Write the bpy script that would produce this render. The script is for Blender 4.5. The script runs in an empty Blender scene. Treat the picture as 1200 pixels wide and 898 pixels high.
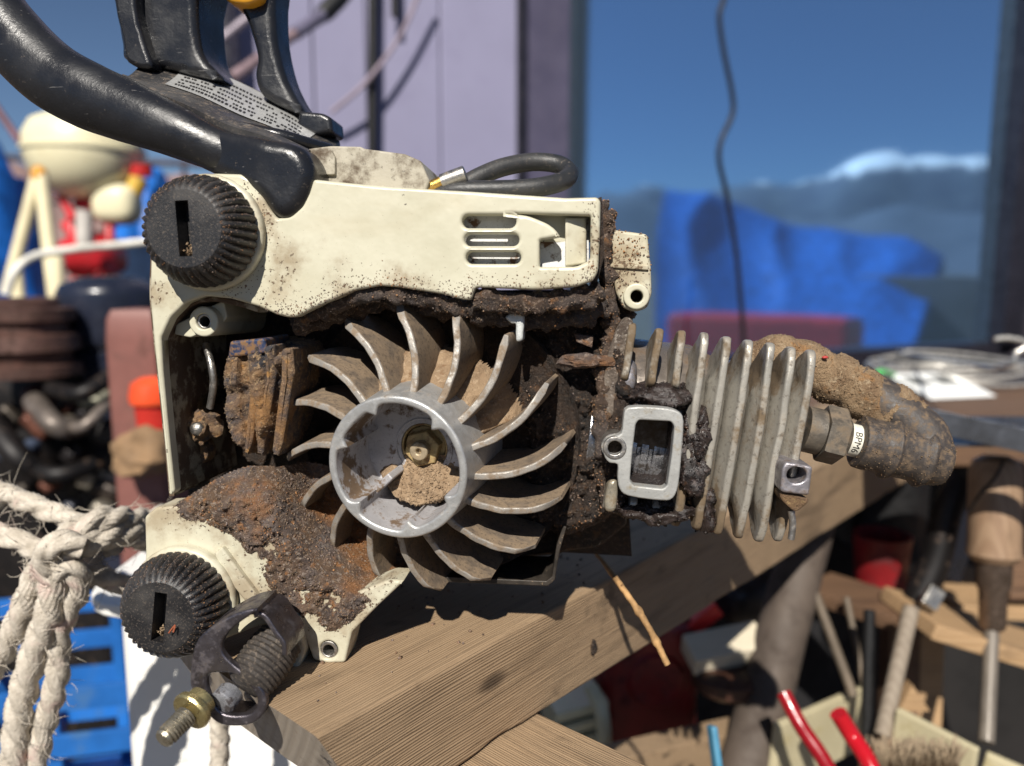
import bpy, bmesh, math, random
import numpy as np
from mathutils import Vector, Matrix, noise as mnoise
from mathutils.geometry import delaunay_2d_cdt

R = math.radians
random.seed(7)
RNG = np.random.default_rng(11)
scene = bpy.context.scene
COL = scene.collection

# ------------------------------------------------------------------ camera
F = 906.0                      # focal length in photo pixels (1200 wide)
PITCH = R(8.0)
CAM = np.array([0.0, 0.0, 0.92])
RIGHT = np.array([1.0, 0, 0])
FWD = np.array([0, math.cos(PITCH), -math.sin(PITCH)])
UP = np.array([0, math.sin(PITCH), math.cos(PITCH)])
cam_d = bpy.data.cameras.new('camera')
cam_d.sensor_fit = 'HORIZONTAL'
cam_d.sensor_width = 36.0
cam_d.lens = 36.0 * F / 1200.0
cam_d.clip_start = 0.01
cam_d.clip_end = 20000.0
cam_d.dof.use_dof = True
cam_d.dof.focus_distance = 0.252
cam_d.dof.aperture_fstop = 7.2
cam = bpy.data.objects.new('camera', cam_d)
COL.objects.link(cam)
cam.location = CAM
cam.rotation_euler = (R(90) - PITCH, 0, 0)
scene.camera = cam

# ------------------------------------------------------------------ light
SUN_EL, SUN_AZ = 42.0, 9.0      # behind the camera, a little to its left
sun_dir = Vector((-math.sin(R(SUN_AZ)) * math.cos(R(SUN_EL)), -math.cos(R(SUN_AZ)) * math.cos(R(SUN_EL)), math.sin(R(SUN_EL))))
world = bpy.data.worlds.new('World')
scene.world = world
world.use_nodes = True
wn = world.node_tree
sky = wn.nodes.new('ShaderNodeTexSky')
sky.sky_type = 'NISHITA'
sky.sun_disc = False
sky.sun_elevation = R(SUN_EL)
sky.sun_rotation = math.atan2(sun_dir.x, sun_dir.y)
sky.altitude = 2600.0
sky.air_density = 1.0
sky.dust_density = 0.0
sky.ozone_density = 3.6
wn.links.new(sky.outputs[0], wn.nodes['Background'].inputs[0])
wn.nodes['Background'].inputs[1].default_value = 0.051
sun_l = bpy.data.lights.new('sun', 'SUN')
sun_l.energy = 5.0
sun_l.angle = R(0.5)
sun_l.color = (1.0, 0.945, 0.86)
sun = bpy.data.objects.new('sun', sun_l)
COL.objects.link(sun)
sun.rotation_euler = sun_dir.to_track_quat('Z', 'Y').to_euler()
vs = scene.view_settings
vs.view_transform = 'Standard'
vs.look = 'None'
vs.exposure = 0.36
vs.gamma = 1.0
vs.use_curve_mapping = False
scene.cycles.max_bounces = 6
scene.cycles.diffuse_bounces = 2
scene.cycles.use_denoising = True

# ------------------------------------------------------------------ pixels to places
def ray(px, py):
    return FWD + (px - 600.0) / F * RIGHT - (py - 449.0) / F * UP
def P(px, py, d):
    """the place seen at a photo pixel at camera depth d (metres)"""
    return CAM + ray(px, py) * d
def PM(px, d):
    return px * d / F

# saw frame: X right, Y up, Z towards the viewer, millimetres from the crank axis
SO = P(503, 521, 0.25)
zc = np.array([-math.sin(R(5)), -math.sin(R(6)), 1.0]); zc /= np.linalg.norm(zc)
ZL = zc[0] * RIGHT + zc[1] * UP - zc[2] * FWD
XL = np.cross(UP, ZL); XL /= np.linalg.norm(XL)
YL = np.cross(ZL, XL)
def L(px, py, z=0.0):
    """photo pixel -> saw-frame (x, y) in mm on the plane z (mm)"""
    r = ray(px, py)
    o = CAM - SO
    t = (z * 0.001 - o @ ZL) / (r @ ZL)
    q = o + r * t
    return np.array([q @ XL, q @ YL]) * 1000.0
def L3(px, py, z=0.0):
    a = L(px, py, z)
    return np.array([a[0], a[1], z])
def LP(pts, z):
    return np.array([L(p[0], p[1], z) for p in pts])

# ------------------------------------------------------------------ object helpers
def link_mesh(name, V, Fc, mat, parent=None, sharp=38, smooth=True):
    me = bpy.data.meshes.new(name)
    me.from_pydata([tuple(v) for v in np.asarray(V, float)], [], [tuple(int(i) for i in f) for f in Fc])
    me.validate(clean_customdata=False)
    if mat is not None:
        for m in (mat if isinstance(mat, (list, tuple)) else [mat]):
            me.materials.append(m)
    if smooth:
        me.polygons.foreach_set('use_smooth', [True] * len(me.polygons))
        if sharp < 180:
            me.set_sharp_from_angle(angle=R(sharp))
    me.update()
    o = bpy.data.objects.new(name, me)
    COL.objects.link(o)
    if smooth and sharp < 180:
        w = o.modifiers.new('weighted', 'WEIGHTED_NORMAL'); w.keep_sharp = True; w.weight = 90
    if parent is not None:
        o.parent = parent
    return o
def tag(o, label=None, cat=None, group=None, kind=None):
    if label: o['label'] = label
    if cat: o['category'] = cat
    if group: o['group'] = group
    if kind: o['kind'] = kind
    return o
def empty(name, loc, label, cat, group=None, M=None):
    o = bpy.data.objects.new(name, None)
    o.empty_display_size = 0.02
    COL.objects.link(o)
    if M is not None: o.matrix_world = M
    else: o.location = loc
    return tag(o, label, cat, group)
def J(*parts):
    V, Fc, n = [], [], 0
    for v, f in parts:
        v = np.asarray(v, float)
        V.append(v); Fc += [tuple(i + n for i in q) for q in f]; n += len(v)
    return np.concatenate(V), Fc
def T(vf, t=(0, 0, 0), M=None, s=1.0):
    v = np.asarray(vf[0], float) * s
    if M is not None: v = v @ np.asarray(M).T
    return v + np.asarray(t, float), vf[1]
def rotz(a):
    c, s = math.cos(a), math.sin(a); return np.array([[c, -s, 0], [s, c, 0], [0, 0, 1.0]])
def rotx(a):
    c, s = math.cos(a), math.sin(a); return np.array([[1.0, 0, 0], [0, c, -s], [0, s, c]])
def roty(a):
    c, s = math.cos(a), math.sin(a); return np.array([[c, 0, s], [0, 1.0, 0], [-s, 0, c]])

def area2(p):
    x, y = p[:, 0], p[:, 1]
    return 0.5 * np.sum(x * np.roll(y, -1) - y * np.roll(x, -1))
def smooth_loop(p, sub=4, closed=True):
    """Catmull-Rom through the points"""
    p = np.asarray(p, float); n = len(p); out = []
    rng = range(n) if closed else range(n - 1)
    for i in rng:
        if closed: a, b, c, d = p[i - 1], p[i], p[(i + 1) % n], p[(i + 2) % n]
        else: a, b, c, d = p[max(i - 1, 0)], p[i], p[i + 1], p[min(i + 2, n - 1)]
        for k in range(sub):
            t = k / sub
            out.append(0.5 * ((2 * b) + (c - a) * t + (2 * a - 5 * b + 4 * c - d) * t * t + (3 * b - a - 3 * c + d) * t ** 3))
    if not closed: out.append(p[-1])
    return np.array(out)
def round_loop(p, r, seg=3):
    """round every corner of a closed polygon by about r"""
    p = np.asarray(p, float); n = len(p); out = []
    rr = r if hasattr(r, '__len__') else [r] * n
    for i in range(n):
        a, b, c = p[i - 1], p[i], p[(i + 1) % n]
        la, lc = np.linalg.norm(a - b), np.linalg.norm(c - b)
        q = min(rr[i], la * 0.45, lc * 0.45)
        if q < 1e-6: out.append(b); continue
        s, e = b + (a - b) / la * q, b + (c - b) / lc * q
        for k in range(seg + 1):
            t = k / seg
            out.append((1 - t) ** 2 * s + 2 * t * (1 - t) * b + t * t * e)
    return np.array(out)
def inset(p, d):
    """offset a CCW loop inwards by d (a CW hole grows)"""
    a, c = np.roll(p, 1, 0), np.roll(p, -1, 0)
    e1 = p - a; e2 = c - p
    e1 /= np.maximum(np.linalg.norm(e1, axis=1, keepdims=True), 1e-9); e2 /= np.maximum(np.linalg.norm(e2, axis=1, keepdims=True), 1e-9)
    n1 = np.stack([-e1[:, 1], e1[:, 0]], 1); n2 = np.stack([-e2[:, 1], e2[:, 0]], 1)
    m = n1 + n2
    k = 1.0 + np.sum(n1 * n2, 1)
    m = m / np.maximum(k, 0.35)[:, None]
    return p + m * d
def cap(loops, z, up=True):
    """triangulate an outline with holes"""
    flat = np.concatenate(loops)
    ed, n = [], 0
    for l in loops:
        m = len(l); ed += [(n + i, n + (i + 1) % m) for i in range(m)]; n += m
    r = delaunay_2d_cdt([Vector((q[0], q[1])) for q in flat], ed, [], 0, 1e-7)
    V2 = np.array([v[:] for v in r[0]]); tri = np.array([t[:3] for t in r[2]])
    c = V2[tri].mean(1)
    ok = inside(c, loops[0])
    for h in loops[1:]: ok &= ~inside(c, h)
    Fc = []
    for t in tri[ok]:
        a, b, d = V2[t[0]], V2[t[1]], V2[t[2]]
        sgn = (b[0] - a[0]) * (d[1] - a[1]) - (b[1] - a[1]) * (d[0] - a[0])
        if abs(sgn) < 1e-14: continue
        Fc.append(tuple(t) if (sgn > 0) == up else (t[2], t[1], t[0]))
    return np.column_stack([V2, np.full(len(V2), z)]), Fc
def prism(loops, zf, zb, bev=0.0, bback=0.0, seg=3, back=True):
    """extrude outline + holes from zf (towards the viewer) to zb, with rounded rims"""
    if not isinstance(loops, list): loops = [loops]
    loops = [np.asarray(l, float) for l in loops]
    loops = [l if (area2(l) > 0) == (i == 0) else l[::-1] for i, l in enumerate(loops)]
    prof = []
    for k in range(seg + 1):
        a = (seg - k) / seg * math.pi / 2
        if bev > 0: prof.append((bev * (1 - math.cos(a)), zf - bev * (1 - math.sin(a))))
    if bev <= 0: prof.append((0, zf))
    for k in range(seg + 1):
        a = k / seg * math.pi / 2
        if bback > 0: prof.append((bback * (1 - math.cos(a)), zb + bback * (1 - math.sin(a))))
    if bback <= 0: prof.append((0, zb))
    parts = []
    for l in loops:
        rings = [np.column_stack([inset(l, i), np.full(len(l), z)]) for i, z in prof]
        n = len(l); V = np.concatenate(rings); Fc = []
        for r in range(len(rings) - 1):
            for i in range(n):
                j = (i + 1) % n
                Fc.append((r * n + i, (r + 1) * n + i, (r + 1) * n + j, r * n + j))
        parts.append((V, Fc))
    parts.append(cap([inset(l, prof[0][0]) for l in loops], prof[0][1], True))
    if back: parts.append(cap([inset(l, prof[-1][0]) for l in loops], prof[-1][1], False))
    V, Fc = J(*parts)
    return weld(V, Fc)
def weld(V, Fc, tol=1e-5):
    key = np.round(V / tol).astype(np.int64)
    _, idx, inv = np.unique(key, axis=0, return_index=True, return_inverse=True)
    inv = inv.ravel()
    out = []
    for f in Fc:
        g = [int(inv[i]) for i in f]
        h = [g[i] for i in range(len(g)) if g[i] != g[i - 1]]
        if len(set(h)) >= 3 and len(set(h)) == len(h): out.append(tuple(h))
    return V[idx], out
def circ(c, r, n=32, ry=None, a0=0.0):
    a = np.linspace(0, 2 * math.pi, n, endpoint=False) + a0
    return np.column_stack([c[0] + r * np.cos(a), c[1] + (ry or r) * np.sin(a)])
def rect(x0, y0, x1, y1):
    return np.array([[x0, y0], [x1, y0], [x1, y1], [x0, y1]], float)
def rbox(sx, sy, sz, b=0.002, corner=None, seg=2):
    """rounded box centred at 0"""
    l = round_loop(rect(-sx / 2, -sy / 2, sx / 2, sy / 2), corner if corner is not None else b, 3)
    return prism(l, sz / 2, -sz / 2, b, b, seg)
def lathe(prof, n=32, a0=0.0, mod=None, closed=False):
    """profile [(r, z)] round the Z axis"""
    V, Fc = [], []
    m = len(prof)
    for i in range(n):
        a = a0 + 2 * math.pi * i / n
        for k, (r, z) in enumerate(prof):
            q = mod(r, z, a, k) if mod else r
            V.append((q * math.cos(a), q * math.sin(a), z))
    for i in range(n):
        j = (i + 1) % n
        for k in range(m - 1 if not closed else m):
            l = (k + 1) % m
            Fc.append((i * m + k, j * m + k, j * m + l, i * m + l))
    return weld(np.array(V), Fc, 1e-7 if max(abs(p[0]) for p in prof) < 1 else 1e-5)
def frames(C):
    C = np.asarray(C, float); n = len(C)
    t = np.gradient(C, axis=0); t /= np.maximum(np.linalg.norm(t, axis=1, keepdims=True), 1e-12)
    u = np.cross(t[0], [0, 0, 1.0])
    if np.linalg.norm(u) < 0.1: u = np.cross(t[0], [0, 1.0, 0])
    U = []
    for i in range(n):
        u = u - t[i] * (u @ t[i]); u = u / np.linalg.norm(u); U.append(u)
    U = np.array(U)
    return t, U, np.cross(t, U)
def tube(C, r, n=12, caps=True, ell=1.0, lobes=0, twist=0.0, depth=0.0, noise=0.0, nsc=1.0, yarn=0, ytw=0.0):
    """sweep a circle (or an n-lobed rope) along the points"""
    C = np.asarray(C, float); m = len(C)
    r = np.asarray(r, float) if hasattr(r, '__len__') else np.full(m, float(r))
    t, U, W = frames(C)
    s = np.concatenate([[0], np.cumsum(np.linalg.norm(np.diff(C, axis=0), axis=1))])
    V = []
    for i in range(m):
        for k in range(n):
            a = 2 * math.pi * k / n
            q = r[i]
            if lobes: q = q * (1 - depth + depth * abs(math.cos(lobes * 0.5 * (a + twist * s[i]))))
            if yarn: q = q * (1 + 0.055 * math.cos(yarn * (a + ytw * s[i])))
            p = C[i] + U[i] * (q * math.cos(a)) + W[i] * (q * ell * math.sin(a))
            if noise:
                d = mnoise.noise(Vector(p * nsc)); p = p + (p - C[i]) * (d * noise)
            V.append(p)
    Fc = []
    for i in range(m - 1):
        for k in range(n):
            l = (k + 1) % n
            Fc.append((i * n + k, i * n + l, (i + 1) * n + l, (i + 1) * n + k))
    if caps:
        V.append(C[0]); V.append(C[-1]); a, b = len(V) - 2, len(V) - 1
        for k in range(n):
            l = (k + 1) % n
            Fc.append((a, l, k)); Fc.append((b, (m - 1) * n + k, (m - 1) * n + l))
    return np.array(V), Fc
def spline(pts, sub=8):
    return smooth_loop(np.asarray(pts, float), sub, closed=False)
def ico(sub=2):
    bm = bmesh.new(); bmesh.ops.create_icosphere(bm, subdivisions=sub, radius=1.0)
    bm.verts.ensure_lookup_table()
    V = np.array([v.co[:] for v in bm.verts]); Fc = [tuple(v.index for v in f.verts) for f in bm.faces]
    bm.free(); return V, Fc
ICO = {k: ico(k) for k in (1, 2, 3, 4, 5)}
def fbm(p, sc, oct=4):
    return mnoise.fractal(Vector((p[0] * sc, p[1] * sc, p[2] * sc)), 0.8, 2.1, oct)
def blob(c, rad, amp=0.15, sc=1.0, sub=4, seed=0.0, box=1.0):
    """lumpy ellipsoid; box < 1 squares it"""
    V, Fc = ICO[sub]
    W = np.sign(V) * np.abs(V) ** box
    out = []
    for v, w in zip(V, W):
        k = 1 + amp * fbm(v * np.asarray(rad) + seed, sc)
        out.append(np.asarray(c) + w * np.asarray(rad) * k)
    return np.array(out), Fc
def inside(P2, poly):
    x, y = P2[:, 0], P2[:, 1]; res = np.zeros(len(P2), bool)
    n = len(poly)
    for i in range(n):
        a, b = poly[i], poly[(i + 1) % n]
        if a[1] == b[1]: continue
        c = (a[1] > y) != (b[1] > y)
        res ^= c & (x < (b[0] - a[0]) * (y - a[1]) / (b[1] - a[1]) + a[0])
    return res
def edge_dist(P2, poly):
    d = np.full(len(P2), 1e9); n = len(poly)
    for i in range(n):
        a, b = poly[i], poly[(i + 1) % n]; ab = b - a
        t = np.clip(((P2 - a) @ ab) / max(ab @ ab, 1e-12), 0, 1)
        d = np.minimum(d, np.linalg.norm(P2 - (a + t[:, None] * ab), axis=1))
    return d
def heightfield(poly, step, zfun, skip=None):
    """grid of points inside a polygon lifted by zfun(x, y, distance to the rim)"""
    poly = np.asarray(poly, float)
    x0, y0 = poly.min(0); x1, y1 = poly.max(0)
    nx, ny = int((x1 - x0) / step) + 2, int((y1 - y0) / step) + 2
    gx, gy = np.meshgrid(x0 + np.arange(nx) * step, y0 + np.arange(ny) * step)
    Q = np.column_stack([gx.ravel(), gy.ravel()])
    ins = inside(Q, poly); d = edge_dist(Q, poly)
    d = np.where(ins, d, -d)
    keep = d > -step * 1.2
    idx = -np.ones(len(Q), int); idx[keep] = np.arange(keep.sum())
    V = np.array([(q[0], q[1], zfun(q[0], q[1], e)) for q, e in zip(Q[keep], d[keep])])
    Fc = []
    for j in range(ny - 1):
        for i in range(nx - 1):
            a, b, c, e = j * nx + i, j * nx + i + 1, (j + 1) * nx + i + 1, (j + 1) * nx + i
            q = [idx[a], idx[b], idx[c], idx[e]]
            if min(q) >= 0: Fc.append(tuple(q))
    return V, Fc
OCT_V = np.array([[1, 0, 0], [-1, 0, 0], [0, 1, 0], [0, -1, 0], [0, 0, 1], [0, 0, -1.0]])
OCT_F = [(0, 2, 4), (2, 1, 4), (1, 3, 4), (3, 0, 4), (2, 0, 5), (1, 2, 5), (3, 1, 5), (0, 3, 5)]
def grains(pts, size, var=0.5):
    """little angular crumbs at the points"""
    pts = np.asarray(pts, float); n = len(pts)
    s = size * (1 + var * (RNG.random(n) * 2 - 1)) if not hasattr(size, '__len__') else np.asarray(size)
    A = RNG.normal(size=(n, 3, 3)); Q, _ = np.linalg.qr(A)
    st = 0.6 + 0.8 * RNG.random((n, 1, 3))
    V = np.einsum('vk,nkj->nvj', OCT_V, Q) * st * s[:, None, None] + pts[:, None, :]
    V += RNG.normal(size=V.shape) * s[:, None, None] * 0.18
    Fc = (np.array(OCT_F)[None] + 6 * np.arange(n)[:, None, None]).reshape(-1, 3)
    return V.reshape(-1, 3), [tuple(f) for f in Fc]
def fibres(pts, ln, rad):
    """thin slivers lying about at the points"""
    pts = np.asarray(pts, float); n = len(pts)
    A = RNG.normal(size=(n, 3, 3)); A[:, :, 0] *= [1, 1, 0.35]; Q, _ = np.linalg.qr(A)
    sc = np.stack([ln * RNG.uniform(0.4, 1.2, n), rad * RNG.uniform(0.6, 1.3, n), rad * RNG.uniform(0.4, 1.0, n)], 1)
    V = np.einsum('nvk,njk->nvj', OCT_V[None] * sc[:, None, :], Q) + pts[:, None, :]
    Fc = (np.array(OCT_F)[None] + 6 * np.arange(n)[:, None, None]).reshape(-1, 3)
    return V.reshape(-1, 3), [tuple(f) for f in Fc]
def on_faces(vf, n, weight=None, lift=0.0):
    """random points on a mesh"""
    V = np.asarray(vf[0]); tri = []
    for f in vf[1]:
        for k in range(1, len(f) - 1): tri.append((f[0], f[k], f[k + 1]))
    tri = np.array(tri); A, B, C = V[tri[:, 0]], V[tri[:, 1]], V[tri[:, 2]]
    N = np.cross(B - A, C - A); ar = np.linalg.norm(N, axis=1)
    w = ar.copy()
    if weight is not None: w = w * np.array([max(weight((a + b + c) / 3), 0) for a, b, c in zip(A, B, C)])
    pick = RNG.choice(len(tri), n, p=w / w.sum())
    u, v = RNG.random(n), RNG.random(n); k = u + v > 1; u[k], v[k] = 1 - u[k], 1 - v[k]
    p = A[pick] + (B - A)[pick] * u[:, None] + (C - A)[pick] * v[:, None]
    return p + (N[pick] / np.maximum(ar[pick], 1e-12)[:, None]) * lift

# ------------------------------------------------------------------ materials
def lin(c):
    return tuple(((x / 255.0) / 12.92 if x / 255.0 <= 0.04045 else (((x / 255.0) + 0.055) / 1.055) ** 2.4) for x in c) + (1.0,)
class Mat:
    def __init__(s, name, rough=0.5, metal=0.0, spec=0.5):
        s.m = bpy.data.materials.new(name); s.m.use_nodes = True
        s.nt = s.m.node_tree; s.b = s.nt.nodes['Principled BSDF']
        s.b.inputs['Roughness'].default_value = rough
        s.b.inputs['Metallic'].default_value = metal
        s.b.inputs['Specular IOR Level'].default_value = spec
        s.tc = s.nt.nodes.new('ShaderNodeTexCoord').outputs['Object']
    def n(s, t, **kw):
        o = s.nt.nodes.new(t)
        for k, v in kw.items(): setattr(o, k, v)
        return o
    def l(s, a, b): s.nt.links.new(a, b)
    def mapv(s, scale, rot=(0, 0, 0), vec=None):
        o = s.n('ShaderNodeMapping'); o.inputs['Scale'].default_value = scale; o.inputs['Rotation'].default_value = rot
        s.l(vec or s.tc, o.inputs[0]); return o.outputs[0]
    def noise(s, scale, detail=4, rough=0.6, vec=None, dist=0.0):
        o = s.n('ShaderNodeTexNoise'); o.inputs['Scale'].default_value = scale; o.inputs['Detail'].default_value = detail
        o.inputs['Roughness'].default_value = rough; o.inputs['Distortion'].default_value = dist
        s.l(vec or s.tc, o.inputs['Vector']); return o.outputs[0]
    def voro(s, scale, vec=None, feat='F1'):
        o = s.n('ShaderNodeTexVoronoi', feature=feat); o.inputs['Scale'].default_value = scale
        s.l(vec or s.tc, o.inputs['Vector']); return o
    def rng(s, v, lo, hi, a=0.0, b=1.0, smooth=True):
        o = s.n('ShaderNodeMapRange', interpolation_type='SMOOTHSTEP' if smooth else 'LINEAR')
        o.inputs[1].default_value = lo; o.inputs[2].default_value = hi; o.inputs[3].default_value = a; o.inputs[4].default_value = b
        s.l(v, o.inputs[0]); return o.outputs[0]
    def math(s, op, a, b=None):
        o = s.n('ShaderNodeMath', operation=op)
        for i, v in enumerate((a, b)):
            if v is None: continue
            if isinstance(v, (int, float)): o.inputs[i].default_value = v
            else: s.l(v, o.inputs[i])
        return o.outputs[0]
    def mix(s, f, a, b, mode='MIX'):
        o = s.n('ShaderNodeMix', data_type='RGBA', blend_type=mode)
        for i, v in ((0, f), (6, a), (7, b)):
            if isinstance(v, (int, float)): o.inputs[i].default_value = v
            elif isinstance(v, tuple): o.inputs[i].default_value = v
            else: s.l(v, o.inputs[i])
        return o.outputs[2]
    def mixf(s, f, a, b):
        o = s.n('ShaderNodeMix', data_type='FLOAT')
        for i, v in ((0, f), (2, a), (3, b)):
            if isinstance(v, (int, float)): o.inputs[i].default_value = v
            else: s.l(v, o.inputs[i])
        return o.outputs[0]
    def near(s, pts):
        """0..1: how close to any of the given (x, y, z, radius) spots, object space"""
        out = None
        for x, y, z, r in pts:
            o = s.n('ShaderNodeVectorMath', operation='DISTANCE'); o.inputs[1].default_value = (x, y, z); s.l(s.tc, o.inputs[0])
            q = s.rng(o.outputs['Value'], 0.0, r, 1.0, 0.0)
            out = q if out is None else s.math('MAXIMUM', out, q)
        return out
    def bump(s, h, strength=0.5, dist=0.001, prev=None):
        o = s.n('ShaderNodeBump'); o.inputs['Strength'].default_value = strength; o.inputs['Distance'].default_value = dist
        s.l(h, o.inputs['Height'])
        if prev is not None: s.l(prev, o.inputs['Normal'])
        return o.outputs[0]
    def col(s, c):
        if isinstance(c, tuple): s.b.inputs['Base Color'].default_value = c
        else: s.l(c, s.b.inputs['Base Color'])
        return s
    def set(s, **kw):
        for k, v in kw.items():
            i = s.b.inputs[{'rough': 'Roughness', 'metal': 'Metallic', 'normal': 'Normal', 'coat': 'Coat Weight', 'trans': 'Transmission Weight', 'sheen': 'Sheen Weight', 'sub': 'Subsurface Weight'}[k]]
            if isinstance(v, (int, float)): i.default_value = v
            else: s.l(v, i)
        return s
def simple(name, c, rough=0.5, metal=0.0, var=0.25, sc=20.0, bump=0.0, bsc=300.0, bdist=0.0005, dirt=None, damt=(0.55, 0.7)):
    """one colour with uneven tone, optional blotches of dirt and fine relief"""
    s = Mat(name, rough, metal)
    c = c if len(c) == 4 else lin(c)
    n1 = s.noise(sc, 5)
    d = tuple(x * (1 - var) for x in c[:3]) + (1,); e = tuple(min(1, x * (1 + var * 0.6)) for x in c[:3]) + (1,)
    k = s.mix(s.rng(n1, 0.3, 0.7), d, e)
    if dirt is not None:
        f = s.rng(s.noise(sc * 3.1, 8, 0.65), damt[0], damt[1])
        k = s.mix(f, k, dirt if len(dirt) == 4 else lin(dirt)); s.set(rough=s.mixf(f, rough, 0.9))
        if metal: s.set(metal=s.mixf(f, metal, 0.0))
    else: s.set(rough=s.rng(s.noise(sc * 4, 4), 0.3, 0.7, max(rough - 0.12, 0.03), min(rough + 0.12, 1)))
    s.col(k)
    if bump: s.set(normal=s.bump(s.noise(bsc, 5), bump, bdist))
    return s.m
# ================================================================== saw materials
BASE = L3(400, 777, 5)
BASE_W = SO + (XL * BASE[0] + YL * BASE[1] + ZL * BASE[2]) * 0.001
SAWM = Matrix(((XL[0], YL[0], ZL[0], BASE_W[0]), (XL[1], YL[1], ZL[1], BASE_W[1]), (XL[2], YL[2], ZL[2], BASE_W[2]), (0, 0, 0, 1)))
def sp(px, py, z, r):
    q = (L3(px, py, z) - BASE) * 0.001
    return (q[0], q[1], q[2], r * 0.001)

def cream_paint(name, amount, spots):
    s = Mat(name, 0.38)
    base = s.mix(s.rng(s.noise(45, 4), 0.3, 0.7), (0.50, 0.475, 0.355, 1), (0.58, 0.555, 0.43, 1))
    big = s.noise(70, 7, 0.62)
    near = s.near(spots) if spots else None
    v = s.math('ADD', big, s.math('MULTIPLY', near, 0.20)) if near is not None else big
    stain = s.rng(v, 0.64 - amount * 0.25, 0.86 - amount * 0.2)
    base = s.mix(s.math('MULTIPLY', stain, 0.7), base, (0.25, 0.18, 0.105, 1))
    fine = s.noise(620, 6, 0.7)
    v2 = s.math('ADD', fine, s.math('MULTIPLY', s.math('ADD', s.math('MULTIPLY', big, 0.5), near if near is not None else 0.0), 0.165))
    speck = s.rng(v2, 0.80 - amount * 0.14, 0.84 - amount * 0.12)
    base = s.mix(speck, base, s.mix(s.noise(300, 3), (0.035, 0.022, 0.015, 1), (0.16, 0.09, 0.05, 1)))
    chip = s.rng(s.noise(150, 5, 0.55), 0.695, 0.705)
    base = s.mix(chip, base, (0.09, 0.075, 0.06, 1))
    scr = s.rng(s.noise(40, 4, 0.6, s.mapv((3, 26, 5), (0.3, 0.2, 0.7))), 0.72, 0.75)
    base = s.mix(s.math('MULTIPLY', scr, 0.35), base, (0.30, 0.26, 0.19, 1))
    film = s.rng(s.noise(18, 5, 0.6, None, 0.8), 0.45, 0.75)
    base = s.mix(s.math('MULTIPLY', film, 0.42), base, (0.42, 0.345, 0.21, 1))
    pin = s.rng(s.noise(1500, 3, 0.6), 0.70, 0.74)
    base = s.mix(s.math('MULTIPLY', pin, 0.7), base, (0.10, 0.07, 0.045, 1))
    s.col(base)
    f = s.math('MAXIMUM', speck, stain)
    s.set(rough=s.mixf(f, s.rng(s.noise(200, 4), 0.3, 0.7, 0.28, 0.46), 0.9))
    b1 = s.bump(s.noise(90, 3), 0.25, 0.0012)
    s.set(normal=s.bump(s.math('MAXIMUM', speck, s.math('MULTIPLY', chip, -1.0)), 0.5, 0.0005, b1))
    return s.m
CREAM = cream_paint('cream_paint', 0.3, [sp(400, 345, 8, 20), sp(330, 330, 8, 14), sp(470, 345, 8, 18), sp(560, 350, 8, 14), sp(650, 335, 8, 14), sp(700, 290, 8, 16), sp(310, 250, 8, 12), sp(185, 340, 8, 12), sp(340, 310, 8, 12)])
CREAM_LOW = cream_paint('cream_paint_greasy', 0.55, [sp(400, 680, 6, 42), sp(330, 620, 6, 40), sp(220, 590, 6, 22), sp(330, 700, 6, 25)])
CREAM_WORN = cream_paint('cream_paint_worn', 0.75, [sp(735, 310, -8, 12), sp(430, 195, -5, 30)])


def crust_mat(name, cols, wet=0.0, bsc=700, bstr=1.0, bdist=0.0012, tone=120):
    s = Mat(name, 0.9)
    a = s.noise(tone, 6, 0.65); b = s.noise(tone * 5.5, 4, 0.7)
    k = s.mix(s.rng(a, 0.35, 0.62), cols[0], cols[1])
    k = s.mix(s.rng(b, 0.52, 0.66), k, cols[2])
    k = s.mix(s.rng(s.noise(tone * 2.2, 5, 0.6, s.mapv((1, 1, 1), (0.5, 0.3, 0.9))), 0.56, 0.70), k, cols[3])
    k = s.mix(s.math('MULTIPLY', s.rng(s.noise(tone * 0.4, 3), 0.42, 0.66), 0.55), k, cols[4 % len(cols)] if len(cols) > 4 else cols[1])
    if len(cols) > 5: k = s.mix(s.math('MULTIPLY', s.rng(s.noise(tone * 0.33, 4, 0.6, s.mapv((1, 1, 1), (1.1, 0.4, 0.2))), 0.52, 0.66), 0.75), k, s.mix(b, tuple(x * 0.5 for x in cols[5][:3]) + (1,), cols[5]))
    s.col(k)
    s.set(rough=s.rng(s.noise(tone * 4, 3), 0.35, 0.65, 0.95 - wet * 0.83, 0.95 - wet * 0.45))
    b1 = s.bump(s.noise(bsc * 0.35, 5, 0.7), bstr * 0.8, bdist * 2)
    s.set(normal=s.bump(s.noise(bsc * 1.6, 5, 0.75), bstr, bdist, b1))
    return s.m
CRUST = crust_mat('oily_sawdust_crust', [(0.055, 0.038, 0.032, 1), (0.15, 0.09, 0.052, 1), (0.32, 0.255, 0.205, 1), (0.36, 0.16, 0.05, 1), (0.17, 0.145, 0.14, 1), (0.40, 0.17, 0.05, 1)], 0.45)
CRUST_BAND = crust_mat('dark_oily_band', [(0.03, 0.02, 0.016, 1), (0.085, 0.05, 0.03, 1), (0.24, 0.175, 0.13, 1), (0.22, 0.105, 0.04, 1), (0.10, 0.085, 0.08, 1)], 0.5)
CRUST_SHADE = crust_mat('black_oil_crust_and_shade', [(0.012, 0.010, 0.009, 1), (0.045, 0.028, 0.019, 1), (0.11, 0.075, 0.05, 1), (0.09, 0.045, 0.02, 1)], 0.8)  # real oil crust; also painted shade in holes and between the blades
CRUST_WET = crust_mat('wet_tar_crust', [(0.010, 0.008, 0.008, 1), (0.03, 0.021, 0.018, 1), (0.07, 0.05, 0.045, 1), (0.05, 0.025, 0.014, 1)], 0.98, 380, 0.45, 0.0012)
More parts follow.
